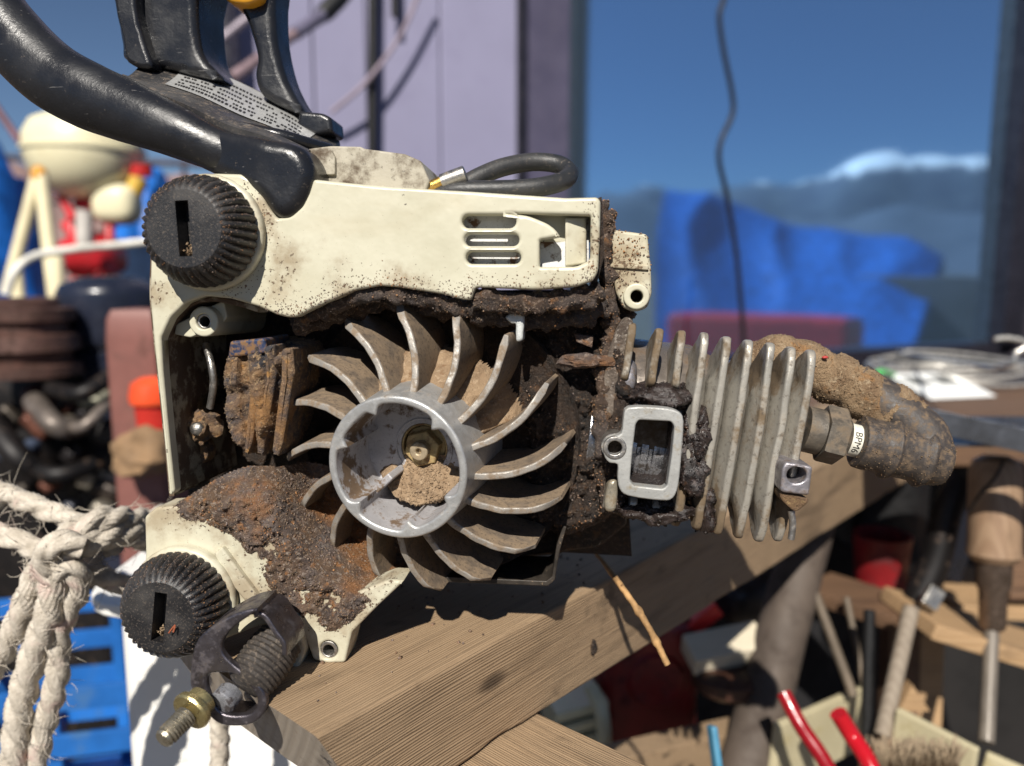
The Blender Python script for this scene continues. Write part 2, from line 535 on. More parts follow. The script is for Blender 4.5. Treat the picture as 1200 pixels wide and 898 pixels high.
COIL_DUST = crust_mat('dusty_coil', [(0.055, 0.055, 0.065, 1), (0.27, 0.16, 0.08, 1), (0.46, 0.31, 0.17, 1), (0.50, 0.26, 0.085, 1), (0.06, 0.062, 0.078, 1), (0.50, 0.25, 0.08, 1)], 0.0)
TAN_DUST = crust_mat('tan_sawdust', [(0.24, 0.16, 0.095, 1), (0.33, 0.23, 0.14, 1), (0.42, 0.31, 0.205, 1), (0.21, 0.12, 0.06, 1)], 0.0, 900, 0.8, 0.0007)
GRAIN = crust_mat('dirt_crumb', [(0.05, 0.034, 0.028, 1), (0.17, 0.10, 0.055, 1), (0.36, 0.28, 0.22, 1), (0.42, 0.20, 0.07, 1), (0.21, 0.175, 0.165, 1), (0.46, 0.20, 0.06, 1)], 0.4, 900, 0.4, 0.0005, 260)
SLEEVE = crust_mat('crumbling_brown_sleeve', [(0.21, 0.13, 0.07, 1), (0.36, 0.245, 0.14, 1), (0.44, 0.33, 0.21, 1), (0.36, 0.19, 0.075, 1)], 0.0, 420, 1.0, 0.0018, 90)

def dusty_black(name, c=(0.016, 0.0165, 0.019, 1), rough=0.34, dust=0.35, sc=500, scratch=True):
    s = Mat(name, rough)
    f = s.math('MULTIPLY', s.rng(s.noise(sc, 6, 0.75), 0.60 - dust * 0.12, 0.78 - dust * 0.1), 0.75)
    h = s.math('MULTIPLY', s.rng(s.noise(55, 5, 0.6), 0.42, 0.75), 0.30 * dust + 0.05)
    k = s.mix(h, c, (0.17, 0.155, 0.14, 1))
    k = s.mix(f, k, (0.21, 0.165, 0.125, 1))
    if scratch:
        q = s.noise(60, 3, 0.5, s.mapv((1, 14, 9), (0.2, 0.3, 0.5)))
        k = s.mix(s.math('MULTIPLY', s.rng(q, 0.69, 0.72), 0.5), k, (0.25, 0.24, 0.23, 1))
    s.col(k)
    s.set(rough=s.mixf(s.math('MAXIMUM', f, h), s.rng(s.noise(90, 4), 0.3, 0.7, rough - 0.08, rough + 0.14), 0.85))
    s.set(normal=s.bump(s.noise(sc * 1.5, 4, 0.7), 0.35, 0.00035))
    return s.m
HANDLE = dusty_black('black_handle_plastic', (0.012, 0.0125, 0.015, 1), rough=0.30, dust=-0.05, sc=420)
KNOB = dusty_black('black_knob_plastic', (0.012, 0.012, 0.0135, 1), 0.38, 0.6, 1500, False)
HOSE = dusty_black('black_hose_rubber', (0.02, 0.021, 0.022, 1), 0.4, 0.35, 700, False)
RUBBER = dusty_black('grimy_rubber_buffer', (0.035, 0.029, 0.025, 1), 0.7, 0.9, 800, False)

def castmetal(name, c, rough=0.42, metal=0.85, dirt=(0.20, 0.14, 0.09, 1), d0=0.52, d1=0.70, sc=170, spots=None, k2=0.25, gd=(0.58, 0.70)):
    s = Mat(name, rough, metal)
    n1 = s.noise(sc, 7, 0.66)
    v = s.math('ADD', n1, s.math('MULTIPLY', s.near(spots), k2)) if spots else n1
    f = s.rng(v, d0, d1)
    g = s.rng(s.noise(sc * 6, 4, 0.7), *gd)
    base = s.mix(s.rng(s.noise(sc * 0.4, 4), 0.3, 0.7), tuple(x * 0.8 for x in c[:3]) + (1,), c)
    k = s.mix(f, base, s.mix(s.noise(sc * 3, 4), tuple(x * 0.55 for x in dirt[:3]) + (1,), dirt))
    k = s.mix(s.math('MULTIPLY', g, 0.6), k, (0.05, 0.038, 0.028, 1))
    s.col(k)
    s.set(rough=s.mixf(f, s.rng(s.noise(sc * 2, 4), 0.3, 0.7, rough - 0.1, rough + 0.12), 0.9), metal=s.mixf(s.math('MAXIMUM', f, g), metal, 0.0))
    b1 = s.bump(s.noise(sc * 1.2, 5), 0.25, 0.0008)
    s.set(normal=s.bump(s.noise(sc * 7, 5, 0.7), 0.4, 0.0003, b1))
    return s.m
BOOT = castmetal('dusty_brown_rubber', (0.055, 0.046, 0.041, 1), 0.5, 0.0, (0.22, 0.15, 0.09, 1), 0.44, 0.70, 420)
ALU_RIM = castmetal('worn_aluminium_rim', (0.50, 0.50, 0.49, 1), 0.42, 0.55, (0.27, 0.22, 0.17, 1), 0.52, 0.74)
ALU_BLADE = castmetal('dusty_aluminium_blade', (0.19, 0.15, 0.115, 1), 0.65, 0.15, (0.31, 0.225, 0.145, 1), 0.34, 0.58, 150, None, 0.25, (0.50, 0.64))
ALU_EDGE = castmetal('blade_edge_aluminium', (0.38, 0.35, 0.31, 1), 0.48, 0.35, (0.28, 0.21, 0.145, 1), 0.44, 0.62, 260)
ALU_FLOOR = castmetal('hub_floor_aluminium', (0.50, 0.49, 0.50, 1), 0.5, 0.3, (0.19, 0.125, 0.075, 1), 0.52, 0.66, 200, [sp(425, 500, 5, 13), sp(420, 560, 5, 11), sp(470, 590, 5, 9)], 0.28)
FINM = castmetal('oil_stained_fin', (0.40, 0.375, 0.325, 1), 0.38, 0.35, (0.19, 0.135, 0.08, 1), 0.47, 0.68, 85, [sp(740, 480, -5, 22), sp(830, 620, -5, 22), sp(760, 400, -5, 20), sp(940, 600, -5, 14), sp(900, 430, -20, 20)], 0.26, (0.54, 0.66))
FLANGEM = castmetal('machined_flange', (0.42, 0.42, 0.40, 1), 0.5, 0.3, (0.28, 0.22, 0.13, 1), 0.54, 0.70, 160)
FIN_EDGE = castmetal('chipped_fin_edge', (0.50, 0.48, 0.44, 1), 0.36, 0.45, (0.20, 0.14, 0.085, 1), 0.50, 0.64, 190)
BARREL = castmetal('oily_barrel', (0.22, 0.19, 0.165, 1), 0.25, 0.55, (0.13, 0.085, 0.05, 1), 0.42, 0.62, 70)
RECESS = castmetal('brown_mottled_recess', (0.36, 0.31, 0.22, 1), 0.75, 0.0, (0.12, 0.075, 0.045, 1), 0.40, 0.52, 110)
DARKSTEEL = castmetal('blued_steel_strap', (0.16, 0.145, 0.16, 1), 0.34, 0.9, (0.06, 0.045, 0.035, 1), 0.52, 0.68, 130)
GOLD = castmetal('yellow_zinc_bolt', (0.62, 0.52, 0.25, 1), 0.3, 0.9, (0.17, 0.11, 0.05, 1), 0.62, 0.74, 260)
STEEL = castmetal('dull_steel', (0.42, 0.40, 0.37, 1), 0.36, 0.9, (0.15, 0.10, 0.06, 1), 0.56, 0.70, 260)
BRASS = castmetal('brass_tube', (0.58, 0.36, 0.10, 1), 0.3, 0.95, (0.2, 0.12, 0.05, 1), 0.62, 0.74, 300)
NUTM = castmetal('ochre_nut', (0.50, 0.37, 0.17, 1), 0.5, 0.35, (0.34, 0.20, 0.09, 1), 0.46, 0.62, 330)
PISTON = castmetal('scored_piston', (0.42, 0.42, 0.44, 1), 0.25, 0.95, (0.05, 0.04, 0.035, 1), 0.50, 0.62, 180)
WHITE_BITS = castmetal('white_inner_casting', (0.72, 0.72, 0.70, 1), 0.5, 0.0, (0.20, 0.11, 0.06, 1), 0.52, 0.62, 150)
TOPCAST = castmetal('oily_grey_cream_casting', (0.46, 0.42, 0.33, 1), 0.6, 0.0, (0.12, 0.085, 0.055, 1), 0.44, 0.66, 95)
CERAMIC = simple('white_ceramic', (225, 222, 208), 0.25, var=0.12, sc=300, dirt=(120, 95, 65), damt=(0.6, 0.75))
INK = simple('black_print', (30, 28, 28), 0.6)
YELLOW = simple('amber_plastic', (214, 150, 40), 0.4, var=0.2, sc=60)
LABELM = castmetal('silver_warning_sticker', (0.46, 0.46, 0.45, 1), 0.38, 0.3, (0.17, 0.14, 0.10, 1), 0.56, 0.78, 120)

# ================================================================== the chainsaw
SAW = empty('chainsaw_power_head', None, 'dirty cream chainsaw engine with its flywheel bared, lying on the weathered beam', 'chainsaw', M=SAWM)
XF = None            # set while the flywheel is built: its axis leans left and down
def S(name, vf, mat, parent=None, sharp=38, kind=None, label=None):
    V = np.asarray(vf[0], float)
    if XF is not None: V = V @ XF.T + XT
    V = (V - BASE) * 0.001
    o = link_mesh(name, V, vf[1], mat, parent or SAW, sharp)
    if kind: o['kind'] = kind
    if label: o['label'] = label
    return o
def wall(path_px, th, zf, zb, bev=0.5, sub=5):
    p = smooth_loop(LP(path_px, zf), sub, closed=False)
    t = np.gradient(p, axis=0); t /= np.linalg.norm(t, axis=1, keepdims=True)
    nrm = np.stack([-t[:, 1], t[:, 0]], 1)
    return prism(np.concatenate([p, (p + nrm * th)[::-1]]), zf, zb, bev)
def bumpy(vf, amp, sc, seed=0.0):
    V = np.array(vf[0], float)
    for i in range(len(V)):
        V[i] += np.array(mnoise.noise_vector(Vector((V[i] + seed) * sc))) * amp
    return V, vf[1]

# ---- upper housing: face plate with the three slots and the stepped opening at the right
ZH = 8.0
up_edge = [(367, 210), (415, 215), (460, 219), (560, 225), (664, 232), (700, 231), (704, 236), (703, 280), (701, 318), (695, 329), (676, 336), (630, 340), (585, 338), (557, 337), (552, 352), (540, 351), (520, 345), (494, 341), (468, 337), (444, 335), (418, 340), (394, 350), (375, 358), (360, 365), (347, 372), (336, 372), (324, 369), (304, 360)]
recess = [(304, 360), (270, 350), (240, 347), (217, 355), (199, 373), (188, 397), (190, 435), (197, 510), (204, 577)]
left_out = [(198, 582), (188, 480), (180, 405), (175, 350), (176, 300), (182, 262), (198, 228), (222, 208), (250, 203), (282, 204), (302, 214), (312, 240), (324, 256), (340, 254), (354, 242), (362, 226)]
up_l = round_loop(LP(up_edge + recess[1:] + left_out, ZH), 0.9, 3)
def slot(px0, px1, py, h, z=ZH):
    a, b = L(px0, py, z), L(px1, py, z); r = h / 2.0
    k = np.linspace(-math.pi / 2, math.pi / 2, 9)
    return np.concatenate([np.column_stack([b[0] + r * np.cos(k), b[1] + r * np.sin(k)]), np.column_stack([a[0] - r * np.cos(k), a[1] - r * np.sin(k)])])
C3 = lambda p: (460 + p[0] / 3.52, 150 + p[1] / 3.52)
slots = [slot(549, 597, 259.5, 4.0), slot(551, 601, 281, 3.8), slot(553, 603, 302, 3.8)]
win = round_loop(LP([C3(p) for p in [(470, 352), (560, 362), (640, 395), (672, 420), (692, 448), (606, 462), (606, 574), (760, 572), (815, 545), (818, 362), (700, 358)]], ZH), [0.3, 2, 2, 1, 0.6, 0.6, 0.6, 1, 1, 0.6, 1], 3)
S('upper_housing', prism([up_l] + slots + [win], ZH, ZH - 4.5, 1.1, 0, 4), CREAM)
S('housing_top', wall([(367, 211.5), (460, 220), (560, 226.3), (664, 233.5), (700, 232.5)], -2.2, ZH - 4.4, -34), CREAM)
S('housing_rim', J(wall(recess[::-1], -1.8, ZH - 4.4, -40), wall(left_out[:5], -1.8, ZH - 4.4, -40, 0.3)), RECESS)
S('housing_end', prism(round_loop(LP([(696, 236), (705, 232), (708, 300), (700, 330), (692, 334)], -1), 0.6), 3.0, -36, 0.6), CRUST_SHADE)
# crumbs stuck to the face, thickest along the grimy lower lip and round the knob
lip = smooth_loop(LP(up_edge[9:], ZH), 6, closed=False)
pk = lip[RNG.integers(0, len(lip), 900)] + np.column_stack([RNG.normal(0, 1.2, 900), np.abs(RNG.normal(0.3, 2.6, 900))])
kp = L(243, 273, ZH) + np.array([[math.cos(a), math.sin(a)] for a in RNG.uniform(-1.4, 0.9, 260)]) * (17.5 + np.abs(RNG.normal(0, 2.2, 260)))[:, None]
rp_ = LP(np.column_stack([RNG.normal(694, 6, 160), RNG.uniform(236, 330, 160)]), ZH)
pk = np.concatenate([pk, kp, rp_]); pk = pk[inside(pk, up_l) & ~inside(pk, win)]
for q in slots: pk = pk[~inside(pk, q)]
S('dirt_crumb', grains(np.column_stack([pk, np.full(len(pk), ZH + 0.03)]), np.abs(RNG.normal(0.13, 0.08, len(pk))) + 0.04), GRAIN, None, 180, kind='stuff')
# sloping floor of the stepped opening, the angled block in it and what shows through the slots
fl = np.array([np.append(L(*C3(p), z), z) for p, z in [((520, 350), 2.8), ((640, 352), 0.5), ((830, 352), -1.0), ((830, 470), -1.5), ((600, 470), 0.2), ((590, 420), 1.6)]])
S('step_floor', (np.concatenate([fl, fl - [0, 0, 1.5]]), [(0, 5, 4, 3, 2, 1), (6, 7, 8, 9, 10, 11)] + [(i, (i + 1) % 6, 6 + (i + 1) % 6, 6 + i) for i in range(6)]), CREAM)
bl = round_loop(LP([C3(p) for p in [(712, 372), (800, 362), (800, 560), (712, 574)]], 4), 0.6)
bk = prism(bl, 5.2, -8, 0.8); bk[0][:, 2] -= np.clip((bk[0][:, 0] - bl[:, 0].min()) * 0.32, 0, 9)
S('angled_block', bk, CREAM)
S('inner_cover', bumpy(prism(LP([(535, 243), (690, 248), (690, 325), (535, 325)], -1), -0.5, -9), 0.35, 0.3), WHITE_BITS)
# grey block and fittings on top
S('carburettor_cover', bumpy(prism([round_loop(LP([(352, 178), (372, 175), (391, 172), (425, 173), (429, 176), (474, 181), (494, 189), (505, 214), (498, 232), (362, 226)], -8), 0.8)], -6, -46, 0.8, 0.8), 0.25, 0.3), TOPCAST)
S('cover_ridge', bumpy(prism(round_loop(LP([(367, 190), (372, 178), (388, 176), (392, 184), (392, 205), (370, 205)], -4), 0.6), -4.6, -7, 0.5), 0.15, 0.4), TOPCAST)
def tubepx(pts, r, n=14, sub=8, **kw):
    return tube(spline([L3(*p) for p in pts], sub), r, n, **kw)
bt = S('fuel_pipe', tubepx([(496, 224, -10), (515, 215, -10), (528, 210, -10)], 2.1), BRASS)
S('pipe_end', tube(np.array([L3(518, 214, -10), L3(530, 209.5, -10), L3(545, 204, -10), L3(546, 203.6, -10)]), [2.7, 2.75, 2.75, 2.3], 16), STEEL, bt)
S('fuel_hose', tubepx([(505, 232, -20), (535, 222, -18), (560, 208, -20), (590, 196, -24), (625, 190, -28), (655, 193, -28), (667, 203, -24), (660, 212, -18), (635, 219, -13), (605, 222, -11), (570, 223, -10), (535, 224, -10), (505, 228, -12)], 3.1, 16), HOSE)
# ---- right lug with its screw hole
CX = lambda p: (460 + p[0] / 3.52, 150 + p[1] / 3.52)
lug_l = round_loop(LP([CX(p) for p in [(868, 414), (1052, 438), (1066, 560), (1068, 690), (1052, 742), (1005, 762), (955, 742), (925, 690), (896, 560)]], -10), 1.2)
lug = prism([lug_l, circ(L(746.5, 347.5, -10), 2.1, 20)], -10, -26, 1.0)
lo = S('mounting_lug', bumpy(lug, 0.22, 0.3), CREAM_WORN)
S('dirt_crumb', grains(on_faces(lug, 420, lambda q: 1.0 if q[2] > -11 else 0.1, 0.1), 0.24, 0.8), GRAIN, lo, 180, kind='stuff')
S('screw_boss', prism([circ(L(746, 347.5, -8), 4.2, 28), circ(L(746.5, 347.5, -8), 2.0, 20)], -8.6, -10.5, 0.6), CREAM, lo)
S('lug_ridge', bumpy(prism(round_loop(LP([(714, 309), (760, 311), (760, 317), (715, 314)], -9), 0.4), -9.0, -11, 0.4), 0.15, 0.5), CREAM_WORN, lo)
S('screw_hole', prism(circ(L(746.5, 347.5, -14), 2.3, 16), -19, -20), CRUST_SHADE, lo)

# ---- left recess: screw boss, ignition coil, wire
bossc = L(239, 377, 2)
bo = S('recess_boss', J(prism([circ(bossc, 4.9, 28), circ(bossc, 2.5, 20)], 2.5, -36, 0.6), prism(round_loop(LP([(205, 380), (222, 372), (236, 390), (222, 396), (203, 392)], 1), 0.6), 0.5, -34, 0.5), prism(round_loop(LP([(240, 360), (258, 352), (262, 372), (248, 392)], 1), 0.6), -1.5, -34, 0.5)), CREAM_LOW)
S('threaded_insert', prism([circ(bossc, 2.55, 20), circ(bossc, 1.7, 20)], 1.6, -12, 0.25), STEEL, bo)
S('hole_bottom', prism(circ(bossc, 2.4, 16), -13, -14), CRUST_SHADE, bo)
S('recess_back', prism(LP([(215, 340), (720, 340), (740, 650), (225, 620)], -44), -42, -46), CRUST_SHADE)
# coil: a lumpy grooved block caked with dust
def coil():
    poly = smooth_loop(LP([(262, 408), (290, 398), (325, 400), (352, 408), (350, 440), (344, 480), (330, 520), (300, 542), (278, 528), (264, 500), (256, 450)], -6), 4)
    c = poly.mean(0)
    def zf(x, y, d):
        g = 2.4 * math.sin((x - c[0]) * 0.62 + 0.06 * (y - c[1])) if x > c[0] - 4 else 0
        dome = -26 + 27 * min(1, max(d, -1) / 5.0 + 0.0) ** 0.55 if d > 0 else -28
        return dome + (g + 2.6 * fbm((x, y, 3), 0.13, 5)) * min(1, max(d, 0) / 2.5)
    return heightfield(poly, 0.55, zf)
co = coil()
cobj = S('ignition_coil', co, COIL_DUST)
S('coil_core', bumpy(prism(round_loop(LP([(276, 398), (316, 395), (318, 412), (272, 418)], -3), 0.8), 1.0, -20, 0.8), 0.8, 0.25), simple('blue_black_coil', (40, 52, 80), 0.45, var=0.4, sc=200, dirt=(120, 90, 60), damt=(0.42, 0.6)), cobj)
S('dirt_crumb', fibres(on_faces(co, 1500, None, 0.1), 0.6, 0.13), TAN_DUST, cobj, 180, kind='stuff')
for xt, xb_ in ((300, 289), (318, 306), (337, 324)):
    S('lamination', bumpy(bumpy(prism(round_loop(LP([(xt - 5, 406), (xt + 5, 404), (xt + 6, 440), (xb_ + 6, 520), (xb_ + 2, 536), (xb_ - 5, 528), (xt - 6, 450)], 1), 0.8), 1.4, -18, 1.6), 1.5, 0.12, xt), 0.5, 0.5), COIL_DUST, cobj, 60)
S('lead_wire', tubepx([(241, 404, -8), (247, 425, -4), (250, 450, -4), (246, 478, -6)], 1.2, 10), STEEL)
tm = S('terminal', J(bumpy(blob(L3(236, 500, -12), (5.5, 5.5, 6), 0.5, 0.25, 4, 3.0), 0.5, 0.3), bumpy(prism([circ(L(224, 530, -14), 6.2, 24, 5.6), circ(L(224, 530, -14), 3.4, 18)], -13, -20, 0.8), 0.4, 0.3)), COIL_DUST)
S('terminal_screw', T(blob((0, 0, 0), (2.4, 2.4, 1.8), 0.1, 0.3, 3), L3(231, 503, -6)), STEEL, tm)
# plate along the inner left wall, streaked brown
S('recess_lining', bumpy(prism(round_loop(LP([(190, 392), (228, 372), (232, 560), (206, 575)], -34), 1), -33, -42, 0.6), 0.5, 0.2), RECESS)

# ---- lower plate with its crust of oily sawdust
plate = [(169, 606), (182, 595), (230, 592), (280, 596), (305, 614), (324, 640), (350, 668), (384, 690), (420, 694), (455, 680), (474, 681), (441, 712), (412, 742), (404, 777), (384, 778), (367, 774), (356, 745), (330, 730), (300, 735), (262, 750), (215, 766), (178, 752), (166, 700), (170, 650)]
pl = round_loop(LP(plate, 5), 0.9)
hole = circ(L(385, 762, 5), 3.0, 24)
po = S('lower_plate', prism([pl, hole], 5, -7, 1.0, 0, 4), CREAM_LOW)
S('bolt_insert', prism([circ(L(385, 762, 4), 3.2, 24), circ(L(385, 762, 4), 1.9, 20)], 4.2, -2, 0.3), STEEL, po)
S('hole_bottom', prism(circ(L(385, 762, 4), 2.2, 16), -2.2, -4), CRUST_SHADE, po)
crust_poly = smooth_loop(LP([(215, 586), (270, 556), (340, 562), (410, 585), (450, 630), (468, 679), (442, 706), (424, 722), (408, 738), (388, 745), (366, 742), (342, 724), (322, 704), (308, 684), (292, 660), (270, 634), (235, 618), (196, 606)], 6), 4)
def crust_z(x, y, d):
    yb = L(300, 586, 6)[1]
    base = 4.8 - max(0, y - yb) * 1.0
    m = min(1, max(d, 0) / 4.0)
    rf = math.hypot(x + 4, y + 3); fanc = min(1, max(0, (rf - 44.5) / 5.5)) ** 0.6
    lump = 3.4 * (0.5 + fbm((x, y, 0), 0.085, 3)) + 1.3 * fbm((x, y, 9), 0.32, 4)
    z = base - 0.5 + m * (0.6 + max(lump, -1.0) * 0.9)
    return z * fanc + (-19.0 + lump * 0.5) * (1 - fanc) + (0.75 * fbm((x, y, 4), 0.8, 4) - 0.9 * max(0, fbm((x, y, 7), 0.24, 3) - 0.25)) * m
cr = heightfield(crust_poly, 0.42, crust_z)
cro = S('dirt_crust', cr, CRUST, po, 180)
S('dirt_crumb', grains(on_faces(cr, 2600, None, 0.03), 0.25, 0.8), GRAIN, po, 180, kind='stuff')
S('sawdust_fibre', fibres(on_faces(cr, 1500, None, 0.1), 0.95, 0.11), TAN_DUST, po, 180, kind='stuff')
S('pillar', bumpy(prism(round_loop(LP([(326, 716), (352, 722), (360, 760), (352, 782), (336, 786), (322, 760)], 6), 0.8), 8, -20, 1.0), 0.3, 0.3), CREAM_LOW)
S('knob_lip', prism(round_loop(LP([(262, 640), (282, 668), (306, 700), (334, 716), (326, 724), (296, 712), (272, 682), (252, 648)], 6), 0.6), 7.4, 0, 0.8), CREAM_LOW)

# ---- knobs: ribbed caps with a coin slot
def knob(cpx, zb, rot, name_label):
    c = np.append(L(cpx[0], cpx[1], zb), 0)
    NR = 38
    def mod(r, z, a, k):
        w = {0: 0, 1: 0.5, 2: 1.3, 3: 1.5, 4: 1.4, 5: 1.0, 6: 0.4}.get(k, 0)
        return r + w * (abs(math.sin(a * NR / 2)) - 0.6)
    prof = [(14.6, 0.0), (16.3, 0.4), (16.5, 2.5), (16.2, 6.0), (15.0, 9.8), (13.6, 12.4), (12.2, 13.8), (11.2, 14.4)]
    body = lathe(prof, NR * 6, 0, mod)
    sl = np.array([[-2.0, -8.0], [2.0, -8.0], [2.0, 8.0], [-2.0, 8.0]]) @ rotz(rot)[:2, :2].T
    face = cap([circ((0, 0), 11.2, NR * 6), sl[::-1]], 14.4)
    sw = prism(sl, 14.4, 8.0)
    swf = [f[::-1] for f in sw[1] if not all(abs(sw[0][i][2] - 14.4) < 1e-4 for i in f)]
    k = J(body, face, (sw[0], swf))
    o = S('knob', T(k, c + [0, 0, zb]), KNOB, None, 50, label=name_label)
    S('collar', bumpy(T(lathe([(14.0, -3.0), (17.6, -3.0), (17.9, -0.6), (17.4, 0.4), (16.6, 0.9), (14.5, 0.9)], 64), c + [0, 0, zb]), 0.15, 0.4), CREAM_WORN, o)
    pts = on_faces(body, 1500, lambda q: 1.0 if q[0] + q[1] > -6 else 0.25, 0.0)
    S('dirt_crumb', T(grains(pts, 0.17, 0.6), c + [0, 0, zb]), GRAIN, o, 180, kind='stuff')
    # dust lying in the bottom of the slot
    q = rotz(rot) @ np.array([0, -6.2, 0])
    S('slot_dust', grains(c + [0, 0, zb] + q + RNG.normal(size=(60, 3)) * [0.8, 1.0, 1.0] + [0, 0, 10.5], 0.35), TAN_DUST, o, 180, kind='stuff')
knob((243, 273), 10.5, R(2), 'upper black ribbed knob with straight vertical slot')
knob((214, 703), 8.5, R(-8), 'lower black ribbed knob with slot and a splinter in it')

# ---- flywheel
XF = roty(R(-9)) @ rotx(R(4.5))
XT = np.array([-5.0, -3.4, 0])
fly = S('flywheel', lathe([(50.4, -20.5), (50.9, -22.5), (50.6, -26), (20, -27), (20, -20), (30, -24), (44, -24.5), (46.4, -23.5)], 96, closed=True), CRUST_SHADE, None, 30)  # disc coloured near black for the shade between the blades
def blade(a0, seed):
    rr = np.linspace(20.8, 49.3, 14)
    th = a0 - 0.03 + 0.27 * ((rr - 20.8) / 28.5) ** 1.7
    th += 0.012 * math.sin(seed * 3.1)
    c = np.column_stack([rr * np.cos(th), rr * np.sin(th)])
    t = np.gradient(c, axis=0); t /= np.linalg.norm(t, axis=1, keepdims=True)
    nr = np.stack([-t[:, 1], t[:, 0]], 1)
    w = np.linspace(1.25, 1.1, 14)[:, None]
    w[-1] *= 0.6
    loop = np.concatenate([c + nr * w, (c - nr * w)[::-1]])
    V, Fc = prism(loop, 0.0, -24.0, 0.55, 0, 3)
    r = np.hypot(V[:, 0], V[:, 1])
    k = np.clip((V[:, 2] + 6) / 6, 0, 1)
    V[:, 2] += k * (8.5 - 0.31 * (r - 21) - 5.0 * np.clip((r - 44.5) / 4, 0, 1) ** 2)
    V[:, 2] += k * 0.25 * np.sin(r * 0.9 + seed * 5)
    # blades lean a little towards their backs
    return V, Fc
for i in range(16):
    a = R(96 - 22.5 * i - 14)
    V, Fc = blade(a, i * 1.37)
    b = S('blade', bumpy((V, Fc), 0.22, 0.22, i), [ALU_BLADE, ALU_EDGE], fly, 50)
    me = b.data
    for p in me.polygons:
        if p.normal.z > 0.45: p.material_index = 1
# dust caught round the root of the upper blades
ring = np.concatenate([circ((0, 0), 33.0, 120)[5:75], circ((0, 0), 22.0, 120)[5:75][::-1]])
def ring_z(x, y, d):
    r = math.hypot(x, y)
    return -1.5 - (r - 22) * 1.35 + 2.2 * fbm((x, y, 6), 0.16, 4) - (0 if d > 1.2 else (1.2 - d) * 3)
rd_ = heightfield(ring, 0.6, ring_z)
S('dust_ring', rd_, TAN_DUST, fly, 180, kind='stuff')
# hub cup
lug_a = [110, 160, 222, 279, 331, 46]
def hub_r(a):
    d = math.degrees(a) % 360; r = 20.1
    for k in lug_a:
        q = min(abs(d - k), 360 - abs(d - k)); r -= 3.0 * math.exp(-(q / 4.6) ** 2)
    for lo_, hi_, dp in ((112, 158, -1.2), (280, 330, -0.9)):
        if lo_ < d < hi_: r += dp * math.sin(math.pi * (d - lo_) / (hi_ - lo_)) ** 0.4
    return r
an = np.linspace(0, 2 * math.pi, 180, endpoint=False)
inner = np.array([[hub_r(a) * math.cos(a), hub_r(a) * math.sin(a)] for a in an])
hub = S('hub', prism([circ((0, 0), 22.6, 180), inner], 15.5, -11, 0.9, 0, 4), [ALU_RIM, ALU_FLOOR], fly, 40)
for p in hub.data.polygons:
    c = Vector(XF.T @ (np.array(p.center) * 1000 + BASE - XT))
    if math.hypot(c.x, c.y) < 21.2 and c.z < 14.4: p.material_index = 1
S('hub_skirt', lathe([(22.55, 14.4), (22.8, 9), (23.2, 4), (23.6, -2), (24, -22)], 96), ALU_RIM, fly)
ZF = -9.0
S('hub_floor', J(prism([circ((0, 0), 21.0, 64), circ((0, 0), 8.2, 40)], ZF, ZF - 3, 0.4), prism([circ((0, 0), 10.2, 48), circ((0, 0), 9.6, 48)], ZF + 0.4, ZF - 1, 0.15)), ALU_FLOOR, fly)
S('recess_ring', J(prism([circ((0, 0), 8.2, 40), circ((0, 0), 7.4, 40)], ZF - 0.5, ZF - 5, 0.3), prism(circ((0, 0), 8.2, 40), ZF - 3.6, ZF - 5)), NUTM, fly)
rib = round_loop(np.array([[-19.8, -1.2], [-10.0, -1.2], [-10.0, 1.2], [-19.8, 1.2]]) @ rotz(R(222 - 180))[:2, :2].T, 0.6)
S('rib', prism(rib, 3.0, ZF - 0.5, 0.5), ALU_FLOOR, fly)
nt_ = S('crank_nut', prism([circ((0, 0), 6.4, 6, a0=R(14))], ZF + 2.4, ZF - 3.0, 0.7), NUTM, fly, 25)
S('washer', prism([circ((0, 0), 7.0, 36), circ((0, 0), 3.5, 24)], ZF - 1.6, ZF - 3.4, 0.2), NUTM, nt_)
S('crank_end', J(prism([circ((0, 0), 3.2, 32), circ((0, 0), 0.9, 16)], ZF + 5.4, ZF - 2, 0.6), prism(circ((0, 0), 1.0, 12), ZF + 3.4, ZF + 2)), castmetal('tarnished_crank_end', (0.45, 0.36, 0.24, 1), 0.5, 0.5, (0.36, 0.25, 0.14, 1), 0.5, 0.66, 300), nt_)
# sawdust lying in the cup
def cup_pile():
    poly = circ((0.0, -11.2), 17.5, 72, 9.2)
    keep = np.array([q if np.hypot(*q) < 19.4 else q / np.hypot(*q) * 19.4 for q in poly])
    def zf(x, y, d):
        m = min(1, max(d, 0) / 3.0)
        lean = max(0.0, (-y - 6)) * 0.95
        heap = 3.0 * math.exp(-(((x - 4.0) / 6.5) ** 2 + ((y + 9.5) / 4.6) ** 2))
        return ZF - 0.5 + m * (0.6 + lean + heap + 1.6 * fbm((x, y, 2), 0.25, 4))
    return heightfield(keep, 0.32, zf)
cp = cup_pile()
S('dust_pile', cp, TAN_DUST, fly, 180, kind='stuff')
S('dust_crumb', grains(on_faces(cp, 900, lambda q: math.exp(-((q[0] - 2) / 9) ** 2) , 0.1), 0.34, 0.7), TAN_DUST, fly, 180, kind='stuff')

XF = None
